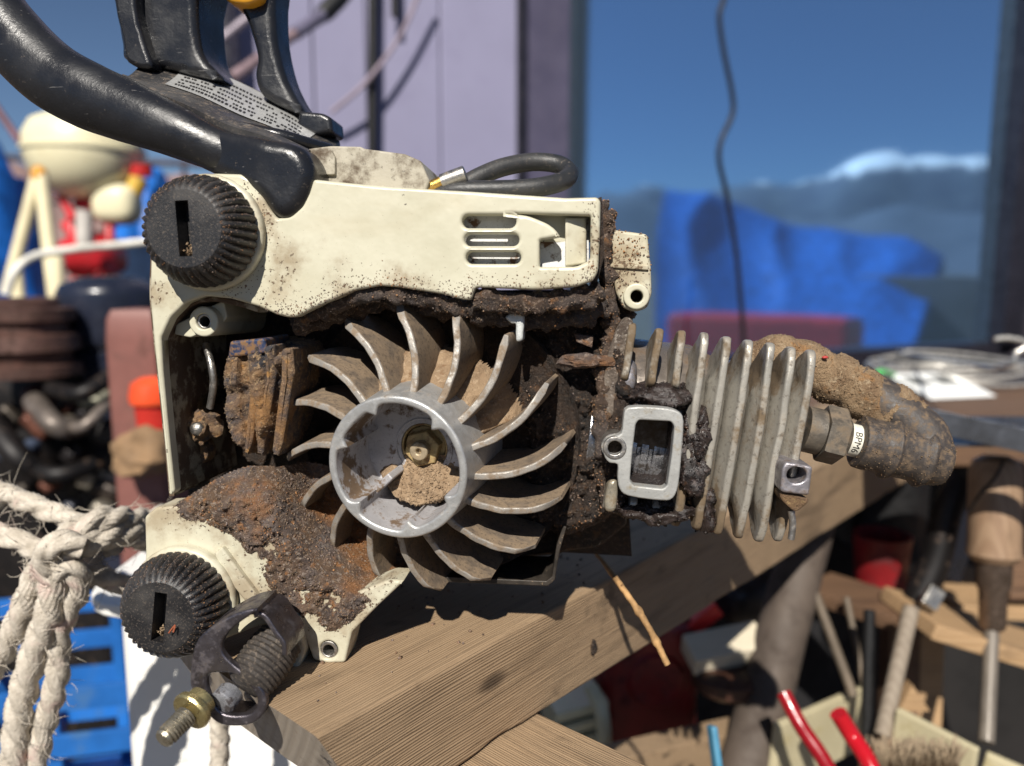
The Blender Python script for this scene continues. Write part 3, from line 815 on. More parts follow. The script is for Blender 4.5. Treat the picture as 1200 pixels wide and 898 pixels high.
# ---- dirt band hanging under the upper housing
def band(pts, r, sub=16, amp=0.55, seed=0):
    C = spline([L3(*p) for p in pts], sub)
    return bumpy(tube(C, [r * (0.8 + 0.35 * mnoise.noise(Vector((i * 0.2 + seed, 0, 0)))) for i in range(len(C))], 30, noise=amp, nsc=0.26), 0.35, 0.8)
bands = J(band([(352, 374, 0), (375, 364, 1), (400, 354, 2), (440, 342, 3), (490, 350, 3), (530, 358, 2), (556, 362, 2)], 3.4), band([(556, 350, 3), (600, 354, 3), (640, 356, 2), (680, 350, 1), (704, 340, 0)], 4.2, seed=4), band([(552, 366, -2), (590, 370, -4), (640, 374, -6), (690, 368, -8), (708, 356, -10)], 4.5, seed=8), band([(344, 380, -6), (400, 366, -8), (450, 352, -8), (520, 360, -8), (580, 368, -8)], 4.5, seed=12))
bands = J(bands, band([(704, 236, -8), (709, 270, -9), (710, 310, -10), (714, 345, -12), (716, 380, -14), (712, 420, -12), (706, 460, -9), (704, 500, -9), (706, 540, -10)], 3.2, seed=17), band([(700, 250, -20), (712, 300, -22), (722, 350, -24), (728, 380, -24)], 5.5, seed=21))
S('dirt_band', bands, CRUST_BAND, None, 180, kind='stuff')
S('dirt_crumb', grains(on_faces(bands, 2600, None, 0.05), 0.26, 0.8), GRAIN, None, 180, kind='stuff')
S('sawdust_fibre', fibres(on_faces(bands, 1300, None, 0.1), 0.9, 0.1), TAN_DUST, None, 180, kind='stuff')
# white cast finger poking out of the dirt
S('cast_finger', bumpy(prism(smooth_loop(LP([(593, 372), (602, 365), (612, 363), (615, 372), (614, 388), (613, 398), (606, 400), (605, 390), (605, 380), (600, 379)], -2), 3), 0.5, -8, 0.8), 0.15, 0.4), castmetal('bare_white_casting', (0.66, 0.68, 0.66, 1), 0.42, 0.2, (0.2, 0.13, 0.08, 1), 0.62, 0.75, 250))

# ---- crankcase mass between flywheel and cylinder
cc_poly = smooth_loop(LP([(560, 352), (640, 345), (700, 335), (716, 365), (738, 380), (744, 420), (745, 500), (735, 560), (728, 602), (700, 632), (650, 640), (600, 600), (600, 430)], -16), 3)
def cc_z(x, y, d):
    return -34 + 18 * min(1, max(d, 0) / 7.0) ** 0.6 + 5.5 * fbm((x, y, 1), 0.075, 5) + 1.6 * fbm((x, y, 5), 0.4, 4)
cc = heightfield(cc_poly, 0.7, cc_z)
cco = S('crankcase', cc, CRUST_SHADE, None, 180)
S('dirt_crumb', grains(on_faces(cc, 2000, None, 0.05), 0.27, 0.8), GRAIN, cco, 180, kind='stuff')
S('crankcase_block', bumpy(prism(round_loop(LP([(225, 380), (700, 345), (735, 395), (735, 610), (660, 652), (360, 668), (235, 600)], -46), 6), -45, -84, 3), 0.6, 0.1), CRUST_SHADE)
S('tan_shard', bumpy(prism(round_loop(LP([(672, 391), (696, 394), (694, 408), (676, 402)], -8), 0.4), -9, -13, 0.4), 0.3, 0.3), CRUST)
S('dirty_web', bumpy(blob(L3(686, 424, -8), (8.0, 2.4, 4), 0.5, 0.2, 3, 2.0), 0.4, 0.4), CRUST)
S('oil_tank', bumpy(prism(round_loop(LP([(420, 590), (700, 560), (735, 600), (700, 628), (470, 655)], -50), 3), -34, -80, 2), 0.5, 0.1), CRUST_SHADE)
# dark tray under the flywheel with a worn edge
tray = LP([(505, 668), (520, 676), (640, 681), (647, 676), (652, 640), (660, 616), (664, 618), (656, 645), (650, 680), (642, 687), (518, 682), (500, 674)], -14)
S('air_guide', bumpy(prism(round_loop(tray, 0.3), -14, -40, 0.3), 0.12, 0.4), simple('scuffed_black_sheet', (62, 56, 50), 0.5, 0.3, var=0.5, sc=250, dirt=(140, 120, 95), damt=(0.6, 0.7)))
# ---- cylinder: finned barrel turned 8 degrees down to the right
CA = R(-8.0)
cu, cv = np.array([math.cos(CA), math.sin(CA)]), np.array([-math.sin(CA), math.cos(CA)])
cz0 = -36.0
axis0 = L(700, 488, -4)
def cyl_pt(s, v):  # along, across (mm)
    return axis0 + cu * s + cv * v
cyl = S('cylinder', T(J(T(lathe([(0, 7), (25, 7), (25.5, 30), (22, 40), (22, 66), (0, 66)], 64), M=roty(R(90)))), np.append(axis0, cz0), rotz(CA)), BARREL, None, 40)
def fin_slab(l, a, b, bev, bb, seg):
    """plate whose two faces carry inner rings, so that they can swell"""
    l = l if area2(l) > 0 else l[::-1]
    prof = [(d, a) for d in (9.0, 6.5, 4.5, 3.0, 1.8)]
    prof += [(bev * (1 - math.cos(t)), a - bev * (1 - math.sin(t))) for t in np.linspace(math.pi / 2, 0, seg + 1)]
    prof += [(q, -z) for q, z in prof[::-1]]
    c = l.mean(0); n = len(l); rings = []
    for d, z in prof:
        p = inset(l, d) if d < 1.0 else l + (c - l) / np.maximum(np.linalg.norm(c - l, axis=1, keepdims=True), 1e-6) * d
        rings.append(np.column_stack([p, np.full(n, z)]))
    V = np.concatenate(rings); Fc = []
    for r in range(len(rings) - 1):
        for i in range(n):
            j = (i + 1) % n; Fc.append((r * n + i, (r + 1) * n + i, (r + 1) * n + j, r * n + j))
    k1, k2 = cap([rings[0][:, :2]], prof[0][1], True), cap([rings[-1][:, :2]], prof[-1][1], False)
    return weld(*J((V, Fc), k1, k2))
def fin(px_top, py_top, half, seed, zf=-4.0, dark=False):
    top = L(px_top, py_top, zf)
    s = (top - axis0) @ cu; v1 = (top - axis0) @ cv
    v0 = v1 - 2 * half
    # outline in the (z, v) plane
    zz0, zz1 = cz0 * 2 - zf, zf
    vm = (v0 + v1) / 2
    frt = [[zz1, v1 - 12], [zz1 + 0.3, vm + 4], [zz1, v0 + 14]]
    if dark: frt = [[zz1 - 1, v1 - 12], [zz1 - 3, v1 - 19], [zz1 - 26, v1 - 22], [zz1 - 26, v0 + 10], [zz1 - 4, v0 + 8]]
    l = np.array([[zz1 - 5, v1], [zz1 - 1.6, v1 - 2.5]] + frt + [[zz1 - 1.6, v0 + 3], [zz1 - 5, v0], [zz1 - 12, v0 + 3], [zz1 - 24, v0 + 10], [zz0 + 6, v0 + 14], [zz0, v0 + 22], [zz0, v1 - 24], [zz0 + 8, v1 - 18], [zz1 - 26, v1 - 11], [zz1 - 11, v1 - 2.5]])
    l = smooth_loop(l, 7)
    V, Fc = fin_slab(l, 1.15, -1.15, 0.75, 0.75, 3)
    # local prism axes: x->z, y->v, z->along
    W = np.zeros_like(V)
    wob = np.array([0.5 * mnoise.noise(Vector((q[0] * 0.06, q[1] * 0.06, seed))) for q in V])
    thick = 1.0 + 0.7 * np.clip((zz1 - V[:, 0]) / 18, 0, 1)
    sv = np.clip((v1 - 11 - V[:, 1]) / 5, 0, 1) * np.clip((V[:, 1] - v0 - 4) / 10, 0, 1); sv = sv * sv * (3 - 2 * sv)
    if not dark: thick = thick + 1.5 * sv * np.clip((zz1 - 0.8 - V[:, 0]) / 5, 0, 1)
    al = s + V[:, 2] * thick + wob
    W[:, 0] = axis0[0] + cu[0] * al + cv[0] * V[:, 1]
    W[:, 1] = axis0[1] + cu[1] * al + cv[1] * V[:, 1]
    W[:, 2] = V[:, 0]
    return W, Fc
fin_tops = [(742, 379, 31), (775, 386, 31.5), (802, 388, 32), (829, 391, 32), (855, 395, 32), (881, 399, 32.2), (907, 403, 32.2), (932, 407, 32.2), (955, 411, 31.5)]
for i, (x, y, h) in enumerate(fin_tops):
    fo_ = S('fin', bumpy(bumpy(fin(x, y, h, i * 3.3, dark=i < 3), 0.18, 0.6), 0.28, 0.09, i), [FINM, FIN_EDGE], cyl, 60)
    for p in fo_.data.polygons:
        if abs(p.normal.x * cu[0] + p.normal.y * cu[1]) < 0.75 and p.normal.z > 0.2: p.material_index = 1
# tarry deposits round the port
tar = [blob(L3(812, 545, -9), (5.5, 13, 8), 0.55, 0.16, 4, 1.0), blob(L3(816, 505, -9), (4, 9, 7), 0.55, 0.18, 4, 2.0), blob(L3(770, 466, -9), (13, 4, 8), 0.5, 0.16, 4, 5.0), blob(L3(765, 598, -10), (12, 3.5, 8), 0.5, 0.16, 4, 7.0), blob(L3(826, 590, -11), (3.4, 9, 6), 0.5, 0.18, 4, 8.0)]
tj = J(*tar)
S('tar_deposit', tj, CRUST_WET, cyl, 180, kind='stuff')
S('tar_crumb', grains(on_faces(tj, 1500, None, 0.1), 0.42, 0.6), CRUST_WET, cyl, 180, kind='stuff')
gr = J(blob(L3(722, 505, -12), (6, 16, 6), 0.5, 0.15, 4, 4.0), blob(L3(726, 440, -12), (4.5, 12, 6), 0.45, 0.2, 4, 6.0), blob(L3(718, 565, -12), (5, 10, 6), 0.5, 0.15, 4, 9.0))
S('grime_lump', gr, CRUST_SHADE, cyl, 180, kind='stuff')
S('grime_crumb', grains(on_faces(gr, 1100, None, 0.1), 0.36, 0.6), GRAIN, cyl, 180, kind='stuff')
# joint flange at the root, a bolt head and a small drip boss
S('root_flange', bumpy(prism(smooth_loop(LP([(735, 372), (742, 380), (738, 400), (727, 432), (722, 470), (716, 490), (708, 482), (708, 440), (716, 405), (726, 380)], -8), 3), -7, -28, 1.2), 0.4, 0.3), crust_mat('crusted_flange', [(0.09, 0.065, 0.05, 1), (0.25, 0.20, 0.155, 1), (0.36, 0.31, 0.26, 1), (0.17, 0.09, 0.04, 1)], 0.2), cyl)
S('bolt_head', bumpy(blob(L3(734, 443, -12), (3.6, 5.6, 6), 0.15, 0.2, 3, 1.0, 0.8), 0.3, 0.4), castmetal('grimy_bolt', (0.30, 0.29, 0.31, 1), 0.4, 0.6, (0.12, 0.08, 0.05, 1), 0.45, 0.6, 260), cyl)
S('drain_boss', bumpy(prism(smooth_loop(LP([(716, 562), (724, 566), (722, 595), (714, 600), (708, 594), (710, 572)], -4), 3), -3, -14, 1.2), 0.2, 0.4), castmetal('oily_boss', (0.42, 0.38, 0.30, 1), 0.3, 0.6, (0.2, 0.15, 0.09, 1), 0.5, 0.66, 220), cyl)
# intake port flange
C5 = lambda p: (660 + p[0] / 2.609, 360 + p[1] / 2.609)
outer = [(200, 307), (300, 308), (352, 320), (368, 350), (362, 450), (352, 545), (335, 585), (300, 592), (200, 578), (172, 555), (166, 520), (166, 482), (140, 476), (124, 450), (128, 412), (150, 398), (178, 385), (184, 340)]
inn = [(232, 345), (330, 350), (340, 365), (332, 450), (318, 545), (305, 556), (215, 546), (204, 530), (212, 440), (222, 358)]
fo = smooth_loop(LP([C5(p) for p in outer], 5), 3); fi = round_loop(LP([C5(p) for p in inn], 5), 0.6)
fh = circ(L(*C5((158, 430)), 5), 2.6, 24)
fl_ = S('intake_flange', prism([fo, fi, fh], 5, 0.5, 0.55), FLANGEM, cyl)
fi2 = inset(fi if area2(fi) > 0 else fi[::-1], 0.05)
S('port_wall', prism([inset(fi2, -2.6), fi2], 0.6, -24, 0), CRUST_WET, fl_)
S('stud_hole', J(prism([circ(L(*C5((158, 430)), 5), 3.6, 24), circ(L(*C5((158, 430)), 5), 2.2, 24)], 5.5, 4.0, 0.3), prism([circ(L(*C5((158, 430)), 3), 4.2, 20), circ(L(*C5((158, 430)), 3), 2.6, 20)], 1, -14)), STEEL, fl_)
S('hole_bottom', prism(circ(L(*C5((158, 430)), 3), 2.7, 16), 0, -2), CRUST_SHADE, fl_)  # black disc stands in for the darkness inside the stud hole
pc = L(766, 530, -14)
S('piston', T(T(lathe([(0, -22), (17, -22), (17, -6), (16.4, -5.6), (16.4, -4.6), (17, -4.2), (17, -2), (16.4, -1.6), (16.4, -0.6), (17, -0.2), (17, 16), (0, 16)], 56), M=roty(R(90))), np.append(pc, -29.0), rotz(CA)), PISTON, fl_, 30)
# exhaust lug at the head end
el = round_loop(LP([C5(p) for p in [(678, 474), (764, 488), (752, 578), (664, 566), (668, 500)]], 4), 1.2)
eo = S('exhaust_lug', bumpy(prism([el, circ(L(*C5((714, 514)), 4), 2.9, 24, 2.5)], 4, -22, 0.7), 0.15, 0.4), castmetal('purple_burnt_lug', (0.36, 0.34, 0.36, 1), 0.4, 0.7, (0.16, 0.12, 0.10, 1), 0.5, 0.66, 200), cyl)
S('hole_bottom', prism(circ(L(*C5((714, 514)), -4), 3.2, 16), -14, -15), CRUST_SHADE, eo)
S('gasket_scrap', bumpy(prism(smooth_loop(LP([C5(p) for p in [(670, 568), (745, 585), (742, 608), (712, 628), (690, 612), (668, 590)]], 3), 3), 2.5, -6, 0.6), 0.35, 0.35), crust_mat('burnt_gasket', [(0.06, 0.04, 0.035, 1), (0.2, 0.12, 0.06, 1), (0.40, 0.27, 0.12, 1), (0.12, 0.07, 0.06, 1)], 0.1), eo)
S('stud', tubepx([(927, 598, 0), (929, 615, 0), (927, 632, 0)], [1.1] * 17, 10), STEEL, eo)

# ---- spark plug, boot and sleeved lead
plug = empty('plug_group', None, '', '') if False else None
pa, pb = L3(962, 507, -22), L3(1100, 540, -22)
pd = (pb - pa) / np.linalg.norm(pb - pa)
def along(prof, n=32, origin=pa, d=pd, mod=None, a0=0.0):
    """lathe along a direction"""
    z = d; x = np.cross([0, 0, 1.0], z); x /= np.linalg.norm(x); y = np.cross(z, x)
    return T(lathe(prof, n, a0, mod), origin, np.column_stack([x, y, z]))
hexr = lambda r, z, a, k: r / max(math.cos((a % (math.pi / 3)) - math.pi / 6), 0.85)
sp_ = S('spark_plug', J(along([(0, -6), (7.8, -6), (7.8, -0.4), (7.2, 0.0), (0, 0)], 48), along([(0, 0), (8.2, 0), (8.5, 0.8), (8.5, 6.4), (7.8, 7.2), (7.2, 7.6), (6.4, 8.4), (0, 8.4)], 60, mod=lambda r, z, a, k: hexr(r, z, a, k) if 1 <= k <= 4 else r)), castmetal('dusty_plug_steel', (0.16, 0.14, 0.115, 1), 0.45, 0.5, (0.22, 0.165, 0.11, 1), 0.42, 0.64, 160), None, 25)
S('insulator', along([(0, 8.0), (5.6, 8.2), (5.5, 12.6), (5.0, 13.0), (0, 13.0)], 40), CERAMIC, sp_)
# printed code on the insulator, reading up its side
def text_mesh(body, size):
    cu_ = bpy.data.curves.new('t', 'FONT'); cu_.body = body; cu_.size = size; cu_.align_x = 'CENTER'; cu_.align_y = 'CENTER'
    o = bpy.data.objects.new('t', cu_); COL.objects.link(o)
    dg = bpy.context.evaluated_depsgraph_get(); me = bpy.data.meshes.new_from_object(o.evaluated_get(dg))
    V = np.array([v.co[:] for v in me.vertices]); Fc = [tuple(p.vertices) for p in me.polygons]
    bpy.data.objects.remove(o); bpy.data.curves.remove(cu_); bpy.data.meshes.remove(me)
    return V, Fc
tv, tf = text_mesh('BPM6', 3.2)
# wrap it round the insulator: text x runs around the barrel (downwards in view), text y along the plug
yy = np.cross([0, 0, 1.0], pd); yy /= np.linalg.norm(yy)
ang = tv[:, 0] / 5.6
W = pa + np.outer(10.4 + tv[:, 1], pd) + np.outer(-5.62 * np.sin(ang), yy) + np.outer(5.62 * np.cos(ang), np.array([0, 0, 1.0]))
S('printed_code', (W, tf), INK, sp_, 180)
bprof = [(0, 12.2), (8.3, 12.2), (8.9, 12.8), (9.0, 15), (8.8, 19), (8.9, 21), (10.3, 22.2), (10.3, 23.2), (8.9, 24.4), (8.8, 31), (9.0, 32), (10.3, 33.2), (10.2, 34.4), (8.8, 35.6), (8.6, 39), (7.8, 41), (5.5, 42), (0, 42.2)]
S('plug_boot', bumpy(J(along(bprof, 48), tube(spline([pa + pd * 35 + np.array([0, -1.5, 0]), L3(1083, 512, -24), L3(1055, 488, -27), L3(1030, 470, -30), L3(1000, 450, -33)], 6), [6.0, 7.4, 8.2, 8.4, 8.3, 8, 8, 8, 8, 8, 8, 8, 8, 8, 8, 8, 8, 8, 8, 8, 8, 8, 8, 8, 8], 24)), 0.3, 0.22), BOOT, sp_, 60)
bt_pts = []
slv = tube(spline([L3(1064, 498, -27), L3(1045, 482, -29), L3(1010, 462, -31), L3(975, 442, -33), L3(940, 427, -34), L3(905, 422, -35), L3(885, 432, -38)], 14), [8.3 + 0.35 * math.sin(i * 0.5) + (0.7 if (i // 9) % 3 == 1 else 0) for i in range(85)], 48, noise=0.10, nsc=0.12)
slv = bumpy(bumpy(bumpy(slv, 0.9, 0.09), 0.5, 0.3), 0.25, 0.9)
S('lead_sleeve', slv, SLEEVE, sp_, 180)
S('sleeve_crumb', grains(on_faces(slv, 1600, None, 0.05), 0.24, 0.7), SLEEVE, sp_, 180, kind='stuff')
boot_v = along(bprof, 48)
S('boot_crumb', grains(on_faces(boot_v, 1100, lambda q: 1.0, 0.12), 0.13, 0.7), SLEEVE, sp_, 180, kind='stuff')
S('torn_red_bit', bumpy(blob(L3(966, 419, -25), (1.0, 0.6, 0.8), 0.4, 0.4, 3), 0.2, 0.4), simple('faded_red_rubber', (170, 60, 55), 0.7), sp_)

# ---- handle
hp = [(325, 205, -3, 30), (312, 200, -3, 28), (285, 190, -2, 27), (245, 172, 0, 26), (195, 150, 0, 31), (150, 131, -2, 37), (105, 113, -3, 40), (60, 88, -4, 41), (20, 50, -5, 41), (-14, 5, -6, 41), (-36, -60, -8, 41), (-40, -120, -8, 40)]
hc = spline([L3(p[0], p[1], p[2]) for p in hp], 8)
hr = np.interp(np.linspace(0, len(hp) - 1, len(hc)), range(len(hp)), [p[3] / 3.72 for p in hp])
hr[0] *= 0.55; hr[1] *= 0.8; hr[2] *= 0.92
# cross-section flattened: broad across, shallower in depth
ht = tube(hc, hr, 36, ell=0.82)
hob = S('front_handle', ht, HANDLE, None, 60)
bossL = L(333, 213, 9)
hb_ = prism(smooth_loop(LP([(225, 190), (215, 160), (240, 148), (280, 155), (318, 162), (345, 168), (360, 182), (367, 203), (361, 232), (347, 251), (331, 257), (317, 249), (304, 232), (270, 213)], 9), 4), 10.0, -14, 4.5, 0, 7)
xa, xb = L(205, 160, 9)[0], L(305, 190, 9)[0]
tw_ = np.clip((hb_[0][:, 0] - xa) / (xb - xa), 0, 1)
hb_[0][:, 2] = np.where(hb_[0][:, 2] > -4, (hb_[0][:, 2] + 4) * (0.30 + 0.70 * tw_) - 4, hb_[0][:, 2])
S('handle_boss', hb_, HANDLE, hob, 40)
# deck behind the bar, sloping back, with a rolled lip
fr = spline([L3(140, 92, -8), L3(172, 105, -5), L3(215, 122, -2), L3(265, 146, 0), L3(310, 160, 1), L3(358, 180, 0)], 6)
bk_ = spline([L3(168, 70, -40), L3(215, 76, -46), L3(262, 88, -48), L3(306, 108, -50), L3(352, 132, -50), L3(398, 166, -46)], 6)
nn = len(fr); mm = 9
rows = []
for k in range(mm):
    t = k / (mm - 1)
    q = fr * (1 - t) + bk_ * t
    q = q + np.array([0, -1.6, 0]) * math.sin(math.pi * t) + np.array([0, 1.2, 0]) * math.exp(-((t - 0.12) / 0.08) ** 2)
    rows.append(q)
topv = np.concatenate(rows); botv = topv + np.array([0, -9, -3])
def grid_faces(n, m, off=0, flip=False):
    f = []
    for k in range(m - 1):
        for i in range(n - 1):
            q = (off + k * n + i, off + k * n + i + 1, off + (k + 1) * n + i + 1, off + (k + 1) * n + i)
            f.append(q[::-1] if flip else q)
    return f
Nn = nn * mm
sidef = [(i, Nn + i, Nn + i + 1, i + 1) for i in range(nn - 1)] + [((mm - 1) * nn + i + 1, Nn + (mm - 1) * nn + i + 1, Nn + (mm - 1) * nn + i, (mm - 1) * nn + i) for i in range(nn - 1)] + [(k * nn, (k + 1) * nn, Nn + (k + 1) * nn, Nn + k * nn) for k in range(mm - 1)] + [((k + 1) * nn + nn - 1, k * nn + nn - 1, Nn + k * nn + nn - 1, Nn + (k + 1) * nn + nn - 1) for k in range(mm - 1)]
DECK = dusty_black('dusty_deck_plastic', (0.03, 0.03, 0.032, 1), 0.42, 0.9, 380)
deck = S('handle_deck', (np.concatenate([topv, botv]), grid_faces(nn, mm) + grid_faces(nn, mm, Nn, True) + sidef), DECK, hob, 50)
S('deck_lip', tube(spline([L3(243, 143, -8), L3(290, 152, -8), L3(330, 160, -9), L3(358, 168, -14), L3(388, 176, -26)], 6), [1.0] + [2.2] * 23 + [1.6], 14), HANDLE, hob, 180)
S('deck_end', bumpy(prism(round_loop(LP([(352, 131), (380, 134), (390, 139), (391, 156), (372, 160), (350, 150)], -38), 1.2), -36, -50, 1.5), 0.1, 0.2), HANDLE, hob)
# warning sticker on the deck with rows of worn print
def deck_at(u, t):
    f = u * (nn - 1); i = min(int(f), nn - 2); a = f - i
    g = t * (mm - 1); k = min(int(g), mm - 2); b = g - k
    q = lambda kk: rows[kk][i] * (1 - a) + rows[kk][i + 1] * a
    return q(k) * (1 - b) + q(k + 1) * b
off = np.array([0, 0.35, 0.25])
us, ts = np.linspace(0.22, 0.90, 24), np.linspace(0.36, 0.97, 10)
sv = np.array([deck_at(u, t) + off for t in ts for u in us])
st = S('warning_sticker', (sv, grid_faces(24, 10)), LABELM, hob, 180)
gv, gf = [], []
for r_ in range(6):
    t0 = 0.42 + r_ * 0.082
    u = 0.26
    while u < 0.86:
        w = random.uniform(0.006, 0.014)
        if random.random() < 0.86:
            h = 0.042 if r_ < 1 else 0.030
            n0 = len(gv)
            for (uu, tt) in ((u, t0), (u + w, t0), (u + w, t0 + h), (u, t0 + h)): gv.append(deck_at(uu, tt) + off * 1.5)
            gf.append((n0, n0 + 1, n0 + 2, n0 + 3))
        u += w + random.uniform(0.004, 0.010)
S('sticker_print', (np.array(gv), gf), INK, st, 180, kind='stuff')
# posts that carry the rear grip
S('grip_post', prism(smooth_loop(LP([(130, -60), (235, -60), (232, 0), (234, 40), (241, 68), (262, 94), (230, 90), (200, 82), (150, 72), (144, 52), (139, 20)], -34), 4), -32, -56, 3.0, 2.0, 4), HANDLE, hob, 40)
S('grip_post', prism(smooth_loop(LP([(272, -60), (326, -60), (323, 0), (325, 45), (334, 85), (346, 112), (358, 134), (335, 128), (308, 112), (300, 90), (302, 66), (292, 30), (280, 0)], -40), 4), -38, -54, 3.0, 2.0, 4), HANDLE, hob, 40)
S('post_wall', prism(smooth_loop(LP([(133, -60), (158, -60), (162, 10), (172, 50), (180, 80), (152, 74), (146, 45), (138, 10)], -28), 4), -26, -34, 1.5, 1.0), HANDLE, hob, 40)
S('throttle_trigger', prism(round_loop(LP([(252, -40), (312, -40), (306, 0), (290, 6), (272, 4), (262, -2)], -34), 1.5), -33, -46, 1.6), YELLOW, hob, 40)

# ---- rubber mount strap and its bolt, lower left
ZS = 33.0
C6 = lambda p: (170 + p[0] / 4.49, 680 + p[1] / 4.49)
face = [(590, 150), (480, 175), (330, 260), (265, 340), (240, 470), (238, 560), (280, 650), (340, 720), (400, 762), (500, 770), (585, 745), (632, 680), (630, 610), (590, 545), (520, 490), (440, 425), (402, 372), (412, 310), (470, 245), (560, 180)]
flp = smooth_loop(LP([C6(p) for p in face], ZS), 3)
hl = smooth_loop(LP([C6(p) for p in [(330, 500), (400, 488), (480, 500), (560, 570), (590, 640), (560, 700), (480, 716), (400, 700), (350, 640), (320, 560)]], ZS), 3)
strap = prism([flp, hl], ZS, ZS - 2.4, 0.7, 0.3)
stp = S('mount_strap', strap, DARKSTEEL, None, 40)
S('strap_band', wall([C6(p) for p in [(238, 560), (240, 470), (265, 340), (330, 260), (480, 172), (590, 148)]], -1.8, ZS - 2.3, ZS - 17, 0.4), DARKSTEEL, stp)
S('strap_band', wall([C6(p) for p in [(565, 176), (610, 170), (650, 200), (690, 262), (738, 330), (745, 400)]], -1.6, ZS - 3, ZS - 18, 0.5), DARKSTEEL, stp)
S('strap_band', wall([C6(p) for p in [(632, 690), (590, 742), (500, 766), (400, 758), (340, 716)]], -1.6, ZS - 2.3, ZS - 14, 0.4), DARKSTEEL, stp)
rc = L3(*C6((632, 425)), ZS - 10)
rubdir = np.array([-0.35, -0.55, 0.76]); rubdir /= np.linalg.norm(rubdir)
rprof = [(0, -9), (5.5, -9)] + [(6.9 + 0.9 * math.sin((k + 0.5) / 22 * math.pi) + (0.34 if k % 2 else -0.26), -8.6 + k * 0.78) for k in range(22)] + [(5.6, 9), (3.4, 9.4), (0, 9.4)]
S('rubber_buffer', bumpy(along(rprof, 40, rc, rubdir), 0.12, 0.6), RUBBER, stp, 60)
S('buffer_core', bumpy(along([(0, 0), (3.9, 0), (4.0, 4.2), (3.2, 5.0), (0, 5.2)], 28, L3(*C6((455, 590)), ZS - 5), np.array([-0.25, -0.3, 0.9]) / 0.981), 0.3, 0.4), castmetal('grey_oily_core', (0.45, 0.46, 0.5, 1), 0.3, 0.7, (0.06, 0.05, 0.05, 1), 0.46, 0.6, 260), stp)
b0, b1 = L3(*C6((330, 600)), ZS), L3(*C6((92, 842)), ZS + 16)
bd = (b1 - b0) / np.linalg.norm(b1 - b0); bl_ = np.linalg.norm(b1 - b0)
fz = 6.0
bprof2 = [(0, fz - 4), (4.4, fz - 4), (4.4, fz - 0.8), (5.9, fz - 0.6), (6.1, fz + 0.9), (5.7, fz + 1.6), (3.6, fz + 1.9), (2.6, fz + 2.4)]
z_ = fz + 2.6; k = 0
while z_ < bl_ - 1.2:
    bprof2 += [(3.15, z_), (2.45, z_ + 0.5)]; z_ += 1.0
bprof2 += [(2.9, bl_ - 0.8), (2.4, bl_), (0, bl_ + 0.1)]
bolt = S('mount_bolt', along(bprof2[:7] + [(2.5, fz + 2.1), (0, fz + 2.1)], 40, b0, bd), GOLD, stp, 30)
S('thread', along([(0, fz + 1.0)] + bprof2[7:], 40, b0, bd), castmetal('oiled_bolt_steel', (0.40, 0.36, 0.28, 1), 0.34, 0.85, (0.13, 0.09, 0.05, 1), 0.5, 0.66, 260), bolt, 30)

# ---- lower boss plate right of the strap, loose splinters
S('splinter', tubepx([(198, 742, 24.5), (205, 733, 24.5), (203, 741, 25)], 0.3, 5, 3), simple('red_splinter', (150, 80, 50), 0.8))
